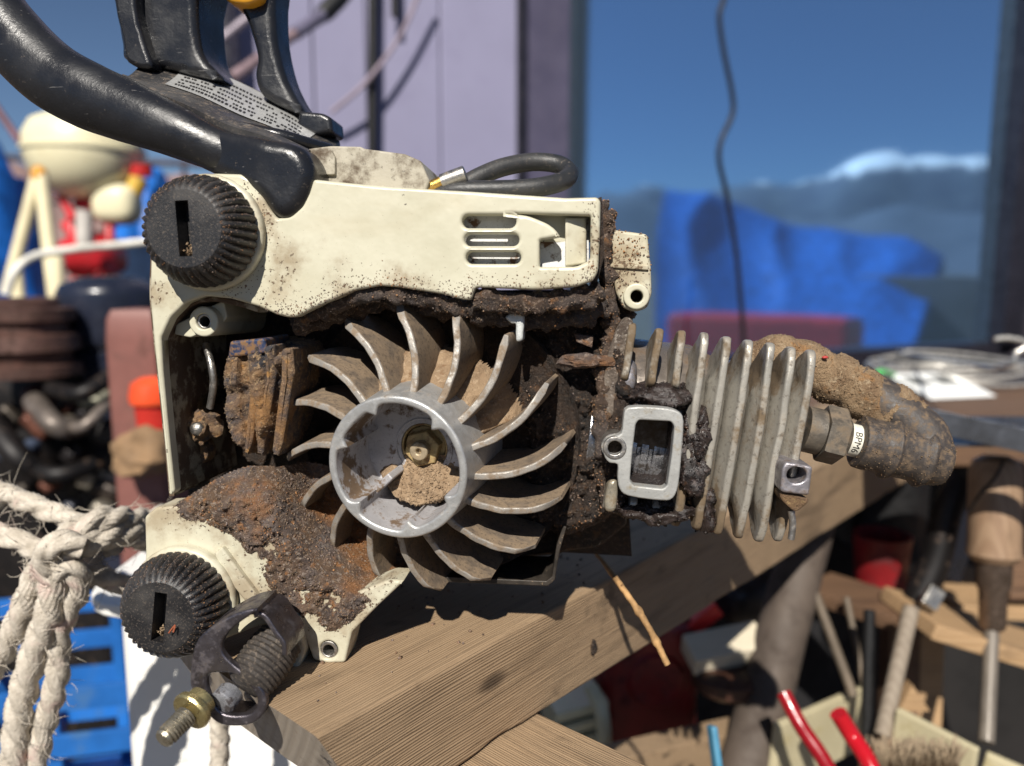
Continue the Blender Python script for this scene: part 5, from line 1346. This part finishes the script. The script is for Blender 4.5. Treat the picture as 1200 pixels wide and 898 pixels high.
W('clutter_rag', T(blob((0, 0, 0), (0.03, 0.03, 0.024), 0.4, 30, 4, 3), P(176, 528, dB - 0.04)), simple('tan_rag', (140, 112, 82), 0.9, bump=0.6, bsc=90), 'crumpled tan rag below the orange lid', 'rag')

# ---- rope
s = Mat('hairy_cotton_rope', 0.95)
k = s.mix(s.rng(s.noise(220, 6, 0.7), 0.3, 0.7), (0.44, 0.385, 0.31, 1), (0.70, 0.63, 0.53, 1))
k = s.mix(s.rng(s.noise(60, 3), 0.55, 0.7), k, (0.58, 0.44, 0.38, 1))
s.col(k).set(normal=s.bump(s.noise(900, 5, 0.7), 0.8, 0.001)); ROPE = s.m
dr = 0.315
strands = [([(-40, 560, .33), (0, 576, .325), (45, 594, .32), (88, 612, .318), (120, 628, .32), (135, 645, .325)], 13),
           ([(-40, 614, .32), (0, 626, .318), (40, 642, .316), (60, 655, .314), (85, 668, .316), (125, 678, .325), (175, 700, .34)], 13),
           ([(205, 602, .36), (165, 610, .34), (125, 608, .318), (90, 622, .308), (66, 642, .306), (48, 668, .308), (34, 700, .312), (14, 745, .318), (-14, 790, .324)], 16),
           ([(195, 640, .355), (150, 625, .33), (110, 632, .312), (78, 648, .306), (66, 676, .306), (58, 720, .31), (38, 775, .316), (24, 830, .32), (18, 890, .325), (14, 960, .33)], 17),
           ([(98, 640, .302), (70, 636, .298), (52, 652, .300), (60, 672, .304), (84, 664, .304), (92, 690, .31), (70, 740, .316), (66, 800, .32), (50, 860, .326), (34, 940, .33)], 14)]
rv = []
for pts, rpx in strands:
    C = spline([P(*p) for p in pts], 14)
    rv.append(tube(C, PM(rpx, dr), 60, lobes=3, twist=170.0, depth=0.34, yarn=18, ytw=-330.0))
rj = J(*rv)
rope = W('knotted_rope', rj, ROPE, 'hairy off-white rope knotted beside the lower knob', 'rope', sharp=180)
fv = []
for p in on_faces(rj, 800):
    d = RNG.normal(size=3); d /= np.linalg.norm(d); e = RNG.normal(size=3) * 0.6
    ln = RNG.uniform(0.003, 0.010)
    fv.append(tube(np.array([p, p + d * ln * 0.4, p + d * ln * 0.7 + e * ln * 0.25, p + d * ln * 0.8 + e * ln * 0.6]), [0.00016, 0.00013, 0.0001, 0.00005], 4))
W('loose_fibres', J(*fv), ROPE, parent=rope, kind='stuff', sharp=180)
W('rope_tail', wtube([P(262, 770, .345), P(256, 820, .345), P(258, 870, .35), P(254, 960, .355)], PM(12, .35), 20, 14, lobes=3, twist=260.0, depth=0.42), ROPE, 'short rope tail hanging in front of the white tub', 'rope', sharp=180)

# ---- white tub and blue crates, lower left
WHT = simple('white_plastic', (236, 234, 228), 0.35, var=0.05, sc=8, dirt=(205, 198, 180), damt=(0.6, 0.8))
dT = 0.40
tl = P(126, 715, dT)
tub_w, tub_d = 0.150, 0.22
lp_ = round_loop(rect(tl[0], tl[1], tl[0] + tub_w, tl[1] + tub_d), 0.02, 6)
ztop = P(126, 700, dT)[2]
Mz = lambda vf: vf
tub = W('white_tub', prism([lp_, inset(lp_, 0.003)], ztop, ztop - 0.34, 0.001), WHT, 'white plastic tub under the lower knob', 'tub')
W('rim', prism([inset(lp_, -0.013), inset(lp_, 0.002)], ztop + 0.002, ztop - 0.006, 0.002, 0.002), WHT, parent=tub)
W('bottom', prism(inset(lp_, 0.002), ztop - 0.32, ztop - 0.338), WHT, parent=tub)
W('stand', to_ground(T(rbox(0.14, 0.2, 0.1, 0.004), (tl[0] + tub_w / 2, tl[1] + tub_d / 2, ztop - 0.391))), simple('dark_stand', (50, 46, 44), 0.8), parent=tub)
BLU = simple('blue_crate_plastic', (34, 104, 182), 0.45, var=0.35, sc=9, dirt=(60, 100, 140), damt=(0.5, 0.75))
def crate(c, w, d, h, label, rz=0.0):
    e = empty('blue_crate', tuple(c), label, 'crate', 'stacked blue crates')
    M = rotz(rz)
    def part(name, vf): WP(name, T(vf, c, M), BLU, e)
    for k in range(5):
        z = h * (0.08 + 0.205 * k)
        part('slat', T(rbox(w, 0.005, h * 0.10, 0.001), (0, -d / 2, z)))
        part('slat', T(rbox(w, 0.005, h * 0.10, 0.001), (0, d / 2, z)))
        part('slat', T(rbox(0.005, d - 0.012, h * 0.10, 0.001), (-w / 2, 0, z)))
        part('slat', T(rbox(0.005, d - 0.012, h * 0.10, 0.001), (w / 2, 0, z)))
    for sx in (-1, -0.33, 0.33, 1):
        part('upright', T(rbox(0.012, 0.012, h, 0.002), (sx * (w / 2 - 0.01), -d / 2 + 0.008, h / 2)))
        part('upright', T(rbox(0.012, 0.012, h, 0.002), (sx * (w / 2 - 0.01), d / 2 - 0.008, h / 2)))
    part('floor', T(rbox(w - 0.008, d - 0.008, 0.004, 0.001), (0, 0, 0.003)))
cc_ = P(55, 760, 0.66)
hz = cc_[2] / 3.0
for i, nm in enumerate(('blue plastic crate at the foot of the stack by the rope', 'blue plastic crate in the middle of the stack by the rope', 'topmost blue plastic crate of the stack behind the hanging rope')):
    crate(np.array([cc_[0] - 0.03, cc_[1] + 0.05, hz * i]), 0.22, 0.20, hz - 0.004, nm, R(12))

# ---- under the beam: red engine with cream cooling fins, bits and boards
dR = 0.62; rx = lambda px: px * dR / F
REDD = simple('dull_red_paint', (126, 26, 30), 0.4, var=0.3, sc=18, dirt=(70, 22, 22), damt=(0.5, 0.7))
re_ = empty('red_engine', tuple(P(740, 830, dR) * [1, 1, 0]), 'dull red engine housing with cream cooling fins under the beam', 'engine')
WP('housing', to_ground(T(prism(round_loop(rect(-rx(56), -0.05, rx(56), 0.06), 0.012), 0.1, -0.1, 0.006, 0.006), P(756, 855, dR) + [0, 0.03, 0])), REDD, re_)
WP('pull_starter', T(T(lathe([(0, 0.0), (0.02, 0.0), (0.028, -0.008), (0.028, -0.02), (0, -0.02)], 30), M=rotx(R(90))), P(770, 800, dR - 0.03)), REDD, re_)
CRF = simple('cream_casting', (222, 216, 182), 0.4, var=0.15, sc=20)
for i in range(6):
    a = P(640 + i * 3, 822 + i * 17, dR - 0.03); b = P(700, 806 + i * 17, dR - 0.02)
    WP('fin', plank_between(a, b, 0.0075, 0.05, up=(0, 0, 1)), CRF, re_)
WP('fin_guard', wtube([P(692, 805, dR - 0.05), P(704, 830, dR - 0.06), P(708, 870, dR - 0.06), P(704, 930, dR - 0.06)], rx(8), 12), CRF, re_)
W('red_strap', plank_between(P(800, 738, 0.60), P(838, 708, 0.60), rx(18), 0.02), simple('bright_red_plastic', (214, 44, 40), 0.4), 'small bright red plastic piece peeping under the beam', 'plastic piece')
W('grey_motor', T(blob((0, 0, 0), (rx(42), 0.04, rx(36)), 0.05, 8, 4, 3, 0.75), P(866, 690, 0.68)), simple('dark_grey_metal', (70, 68, 70), 0.4, 0.4, var=0.3, sc=20), 'dark grey rounded motor behind the trestle leg', 'motor')
bdd = W('pale_board', plank_between(P(806, 768, 0.57), P(892, 750, 0.58), 0.016, 0.026, up=(0, -0.4, 1)), wood('pale_bare_wood', (0.52, 0.45, 0.33, 1), (0.62, 0.56, 0.43, 1), (0.40, 0.32, 0.21, 1), 90), 'pale bare board lying beside the trestle leg', 'board')
W('brown_disc', T(lathe([(0, 0), (0.022, 0), (0.026, 0.004), (0.026, 0.012), (0.02, 0.016), (0, 0.016)], 40), P(852, 806, 0.57)), simple('brown_bakelite', (66, 42, 32), 0.5), 'brown round cap below the pale board', 'cap')
W('blue_stick', plank_between(P(834, 850, 0.42), P(846, 940, 0.41), 0.008, 0.004), simple('teal_blue_paint', (70, 130, 160), 0.5), 'thin blue stick standing beside the trestle leg', 'stick')
W('lower_board', plank_between(P(700, 910, 0.50), P(900, 860, 0.60), 0.03, 0.02), WOOD_SIDE, 'dark brown board running below the red engine', 'board')

W('shade_mass', T(blob((0, 0, 0), (0.16, 0.05, 0.26), 0.12, 12, 4, 6, 0.7), P(860, 850, 0.86)), simple('shade_black', (22, 21, 24), 0.9, var=0.4, sc=10), 'dark mass added for the deep shade behind the trestle leg', 'backdrop')  # dark shape added where only deep shade lies behind the leg
# ---- right: bench with wire coil, card and tray
BENCH = wood('oily_bench_wood', (0.10, 0.055, 0.03, 1), (0.17, 0.095, 0.052, 1), (0.06, 0.03, 0.018, 1), 60, 0.7, 0.5, 0.001, 0.4)
TAN = wood('honey_board_wood', (0.34, 0.21, 0.105, 1), (0.45, 0.30, 0.165, 1), (0.22, 0.125, 0.06, 1), 60, 0.65, 0.4, 0.0008, 0.3)
zb_ = 0.765
bo_ = on_plane(1060, 512, zb_)
bn = empty('work_bench', (bo_[0] + 0.3, bo_[1] + 0.2, 0), 'dark oily wooden bench carrying the wire coil and metal tray', 'bench')
for i in range(3):
    WP('plank', T(rbox(1.1, 0.118, 0.03, 0.003), (bo_[0] + 0.36, bo_[1] + 0.06 + i * 0.121, zb_ - 0.015)), BENCH, bn)
for sx in (0.0, 0.85):
    for sy in (0.05, 0.30):
        WP('leg', T(rbox(0.045, 0.045, zb_ - 0.031, 0.003), (bo_[0] - 0.08 + sx, bo_[1] + sy, (zb_ - 0.031) / 2)), BENCH, bn)
WP('shade_panel', T(rbox(2.2, 0.012, zb_ - 0.04, 0.002), (bo_[0] + 0.05, bo_[1] + 0.34, (zb_ - 0.04) / 2)), simple('deep_shade_black', (26, 23, 22), 0.8, var=0.4, sc=8), bn)  # dark sheet added for the deep shade below the bench
# coil of steel wire
def coilwire():
    c = on_plane(1112, 447, zb_); pts = []
    n = 300
    for i in range(n):
        t = i / (n - 1); a = t * 2 * math.pi * 5.2 + 0.6
        r_ = 0.096 + 0.006 * math.sin(t * 13 + 1) + 0.003 * math.sin(t * 31)
        pts.append(c + np.array([r_ * math.cos(a) * 1.06 + 0.006 * math.sin(t * 9), r_ * math.sin(a), 0.006 + 0.026 * t + 0.003 * math.sin(a * 2 + t * 5)]))
    pts += [P(1165, 432, 0.72), P(1190, 415, 0.70), P(1205, 402, 0.70), P(1180, 396, 0.70), P(1165, 398, 0.7)]
    return tube(spline(np.array(pts), 2), 0.0021, 8)
WIRE = simple('galvanised_wire', (196, 192, 184), 0.3, 0.45, var=0.15, sc=40)
W('wire_coil', coilwire(), WIRE, 'loose coil of shiny steel wire lying on the bench', 'wire coil')
W('green_tie', wtube([on_plane(1018, 448, zb_ + 0.02), on_plane(1032, 436, zb_ + 0.035), on_plane(1048, 440, zb_ + 0.02)], 0.0035, 8), simple('bright_green_tie', (70, 190, 90), 0.4), 'bright green tie on the rim of the wire coil', 'tie')
cd = W('paper_card', (lambda v: T(v, on_plane(1100, 462, zb_) + np.array([0, 0, 0.012]), rotz(R(14)) @ rotx(R(14))))(rbox(0.098, 0.085, 0.0012, 0.0004)), simple('white_card', (236, 236, 232), 0.6, var=0.03), 'white paper card with grey pictures lying inside the wire coil', 'card')
for u in (-0.022, 0.02):
    W('picture', (lambda v: T(v, on_plane(1100, 462, zb_) + (rotz(R(14)) @ rotx(R(14))) @ np.array([u, 0.015, 0.0012]) + np.array([0, 0, 0.012]), rotz(R(14)) @ rotx(R(14))))(rbox(0.03, 0.03, 0.0004, 0.0001)), simple('grey_print', (120, 120, 116), 0.6, var=0.7, sc=160), parent=cd)
# folded metal tray, edge towards us
ALT = simple('dull_aluminium_sheet', (118, 122, 130), 0.35, 0.85, var=0.2, sc=14)
ta, tb_ = P(1087, 492, 0.50), P(1290, 536, 0.47)
tray_ = W('metal_tray', plank_between(ta, tb_, PM(27, 0.5), 0.0018, up=(0, 0, 1), bev=0.0004), ALT, 'shallow folded aluminium tray at the front of the bench', 'tray')
W('side', plank_between(ta, ta + np.array([0.035, 0.11, 0.0]), PM(27, 0.5), 0.0018, bev=0.0004), ALT, parent=tray_)
W('floor', T(rbox(0.16, 0.10, 0.0018, 0.0004), (ta + tb_) / 2 + np.array([0.03, 0.06, -PM(13, 0.5)])), ALT, parent=tray_)
# grease-gun like wooden handle with steel ferrule hanging in front of the bench
dH = 0.56; hx = lambda px: px * dH / F
hd = P(1167, 534, dH); hb = P(1163, 735, dH); ax = (hb - hd) / np.linalg.norm(hb - hd)
hm = along([(0, 0), (hx(14), 0), (hx(24), hx(6)), (hx(28), hx(20)), (hx(28), hx(100)), (hx(29), hx(116)), (hx(22), hx(124)), (0, hx(124))], 32, hd, ax)
hnd = W('wooden_tool', hm, wood('turned_handle_wood', (0.24, 0.15, 0.09, 1), (0.34, 0.23, 0.145, 1), (0.16, 0.10, 0.06, 1), 60, 0.5, 0.3, 0.0004, 0.3, True), 'round wooden tool handle with a steel ferrule in front of the bench', 'tool')
W('ferrule', along([(0, hx(120)), (hx(20), hx(121)), (hx(19), hx(150)), (hx(15), hx(160)), (hx(14), hx(200)), (hx(11), hx(204)), (0, hx(204))], 28, hd, ax), simple('worn_ferrule_steel', (120, 104, 92), 0.35, 0.8, var=0.3, sc=60), parent=hnd)
W('string', wtube([P(1176, 540, dH - 0.02), P(1166, 560, dH - 0.022), P(1148, 580, dH - 0.02), P(1136, 600, dH - 0.01)], 0.0012, 6), BLK, parent=hnd)
# lower shelf: dark rail, honey board, uprights
sh = empty('shelf_rack', tuple(P(1090, 760, 0.62) * [1, 1, 0]), 'open wooden shelf rack with a honey coloured board', 'shelf')
WP('rail', plank_between(P(955, 686, 0.66), P(1066, 722, 0.60), 0.012, 0.05), BENCH, sh)
WP('board', plank_between(P(1062, 716, 0.58), P(1330, 800, 0.60), 0.012, 0.07), TAN, sh)
WP('back_board', plank_between(P(1080, 690, 0.70), P(1330, 700, 0.72), 0.012, 0.10), TAN, sh)
for a, b, w_ in (((1055, 735), (1050, 960), 0.028), ((1085, 740), (1078, 960), 0.022), ((1192, 540), (1196, 700), 0.03)):
    WP('upright', plank_between(P(*a, 0.66), P(*b, 0.66), w_, 0.02, up=(1, 0, 0)), TAN if w_ < 0.025 else BENCH, sh)
W('red_cup', T(lathe([(0, 0), (0.02, 0), (0.024, 0.05), (0.023, 0.05), (0.019, 0.002), (0, 0.002)], 28), P(1030, 690, 0.68)), REDD, 'dark red cup standing on the shelf rail', 'cup')
W('dark_can', T(lathe([(0, 0), (0.034, 0), (0.034, 0.10), (0.03, 0.106), (0, 0.106)], 32), P(1040, 640, 0.78)), BLK, 'matt black can behind the dark red cup', 'can')
W('iron_stove_leg', wtube([P(1128, 560, 0.6), P(1110, 600, 0.6), P(1095, 660, 0.6), P(1070, 715, 0.6)], 0.011, 12), DK, 'curved black iron arm beside the wooden tool handle', 'arm')
W('steel_bracket', plank_between(P(1138, 600, 0.62), P(1110, 680, 0.62), 0.02, 0.004, up=(1, 0, 0.2)), simple('grey_steel_plate', (110, 108, 112), 0.35, 0.8), 'grey steel bracket leaning on the honey board', 'bracket')
W('chisel', plank_between(P(1098, 690, 0.57), P(1086, 712, 0.565), 0.012, 0.008, up=(1, 0, 0)), simple('bright_tool_steel', (170, 166, 158), 0.3, 0.8), 'small bright steel chisel end on the honey board', 'chisel')
GREYROD = simple('greyed_rod', (112, 100, 86), 0.6, 0.3, var=0.3, sc=40)
W('tripod_rod', bar(P(955, 695, 0.58), P(1000, 815, 0.56), 0.0035), GREYROD, 'grey rod slanting beside the trestle leg, first of three', 'rod')
W('tripod_rod', bar(P(992, 700, 0.60), P(1012, 800, 0.58), 0.0025), GREYROD, 'thin grey rod slanting behind the white box', 'rod')
W('wooden_rod', bar(P(1068, 712, 0.55), P(1034, 862, 0.52), 0.0055), wood('grey_rod_wood', (0.20, 0.16, 0.12, 1), (0.28, 0.235, 0.18, 1), (0.14, 0.10, 0.07, 1), 50, upright=True), 'straight greyed wooden rod leaning on the honey board', 'rod')
W('black_rod', bar(P(1019, 715, 0.55), P(1015, 880, 0.54), 0.004), BLK, 'upright thin black rod before the white box', 'rod')
W('hanging_tube', bar(P(1162, 742, 0.555), P(1156, 870, 0.52), 0.005), simple('pale_tube_grey', (120, 112, 102), 0.4, 0.2), 'pale tube hanging below the honey board', 'tube')
# white boards of the tool box, with red pliers and brush
WBX = simple('cream_painted_board', (188, 178, 146), 0.5, var=0.12, sc=18, dirt=(170, 158, 120), damt=(0.52, 0.72))
bxo = empty('tool_box', tuple(P(1080, 900, 0.5) * [1, 1, 0]), 'cream painted open tool box under the shelf rack', 'box')
for a, b in (((1048, 842), (1142, 892)), ((1148, 892), (1300, 960))):
    WP('board', plank_between(P(a[0], a[1] + 16, 0.52), P(b[0], b[1] + 16, 0.48), 0.036, 0.006), WBX, bxo)
WP('board', plank_between(P(905, 890, 0.52), P(1012, 838, 0.60), 0.05, 0.006), WBX, bxo)
WP('triangle', T(prism(np.array([[0, 0], [0.022, 0], [0.008, 0.02]]), 0.004, -0.004), P(1050, 830, 0.55), rotx(R(90))), TAN, bxo)
pl_ = W('pliers', wtube([P(918, 812, 0.47), P(938, 850, 0.46), P(966, 892, 0.45), P(990, 940, 0.44)], [0.0045] * 25, 12), simple('red_dipped_grip', (140, 16, 28), 0.25, var=0.15), 'red dipped plier handle beside the trestle leg', 'pliers')
W('pliers', wtube([P(982, 836, 0.45), P(998, 862, 0.45), P(1016, 890, 0.44), P(1034, 930, 0.43)], [0.005] * 25, 12), simple('bright_red_grip', (176, 22, 34), 0.22, var=0.12), 'bright red plier handle in front of the brush', 'pliers')
br = W('wire_brush', plank_between(P(1010, 905, 0.46), P(1130, 920, 0.45), 0.012, 0.02), TAN, 'scruffy grey bristle brush in the cream tool box', 'brush')
bv = []
for i in range(380):
    a = P(RNG.uniform(1015, 1125), 902, 0.455 + RNG.uniform(-0.01, 0.01)); d = np.array([RNG.normal() * 0.003, RNG.normal() * 0.003, RNG.uniform(0.012, 0.02)])
    bv.append(tube(np.array([a, a + d * 0.6, a + d]), [0.0006, 0.0005, 0.0003], 4))
W('bristles', J(*bv), simple('grey_bristle', (150, 132, 108), 0.7), parent=br, kind='stuff', sharp=180)

# ---- the yard that the window mirrors (to the right of the camera)
def yard(az, d, z): return np.array([d * math.sin(R(az)), d * math.cos(R(az)) + 1.8, z])
def lean_to():
    V, Fc, n, m = [], [], 60, 22
    for i in range(n):
        u = i / (n - 1); az = 117 - 21 * u
        top = 2.15 - 1.1 * u + 0.08 * math.sin(u * 9) + 0.03 * math.sin(u * 23)
        for k in range(m):
            t = k / (m - 1)
            if t < 0.8: q = t / 0.8; d, z = 7.6 + 2.4 * q, top * q ** 0.8
            else: q = (t - 0.8) / 0.2; d, z = 10.0 + 0.5 * q, top * (1 - q)
            p = yard(az, d, z)
            f = 0.16 * (1 - abs(mnoise.noise(Vector((az * 0.16, d * 0.5, 2)))) * 2) * min(1, z)
            V.append(p + np.array([-f * 0.6, 0, f]))
    for i in range(n - 1):
        for k in range(m - 1): Fc.append((i * m + k, (i + 1) * m + k, (i + 1) * m + k + 1, i * m + k + 1))
    return np.array(V), Fc
W('blue_tarpaulin', lean_to(), TARP, 'large blue tarpaulin over a long sloping heap, mirrored in the window', 'tarpaulin', sharp=180)
W('yard_post', T(rbox(0.16, 0.16, 4.0, 0.01), yard(123.5, 4.0, 2.0)), simple('brown_stained_post', (96, 66, 52), 0.8), 'brown timber post mirrored near the window frame', 'post')
W('red_cart', to_ground(T(rbox(0.5, 1.6, 0.3, 0.04), yard(106, 5.4, 0.42))), REDM, 'red box cart mirrored low in the window', 'cart')
W('grey_shed', to_ground(T(rbox(1.5, 3.0, 1.0, 0.02), yard(100, 9.5, 0.4))), simple('grey_boards', (96, 96, 100), 0.8, var=0.3, sc=3), 'low grey shed mirrored at the edge of the window', 'shed')
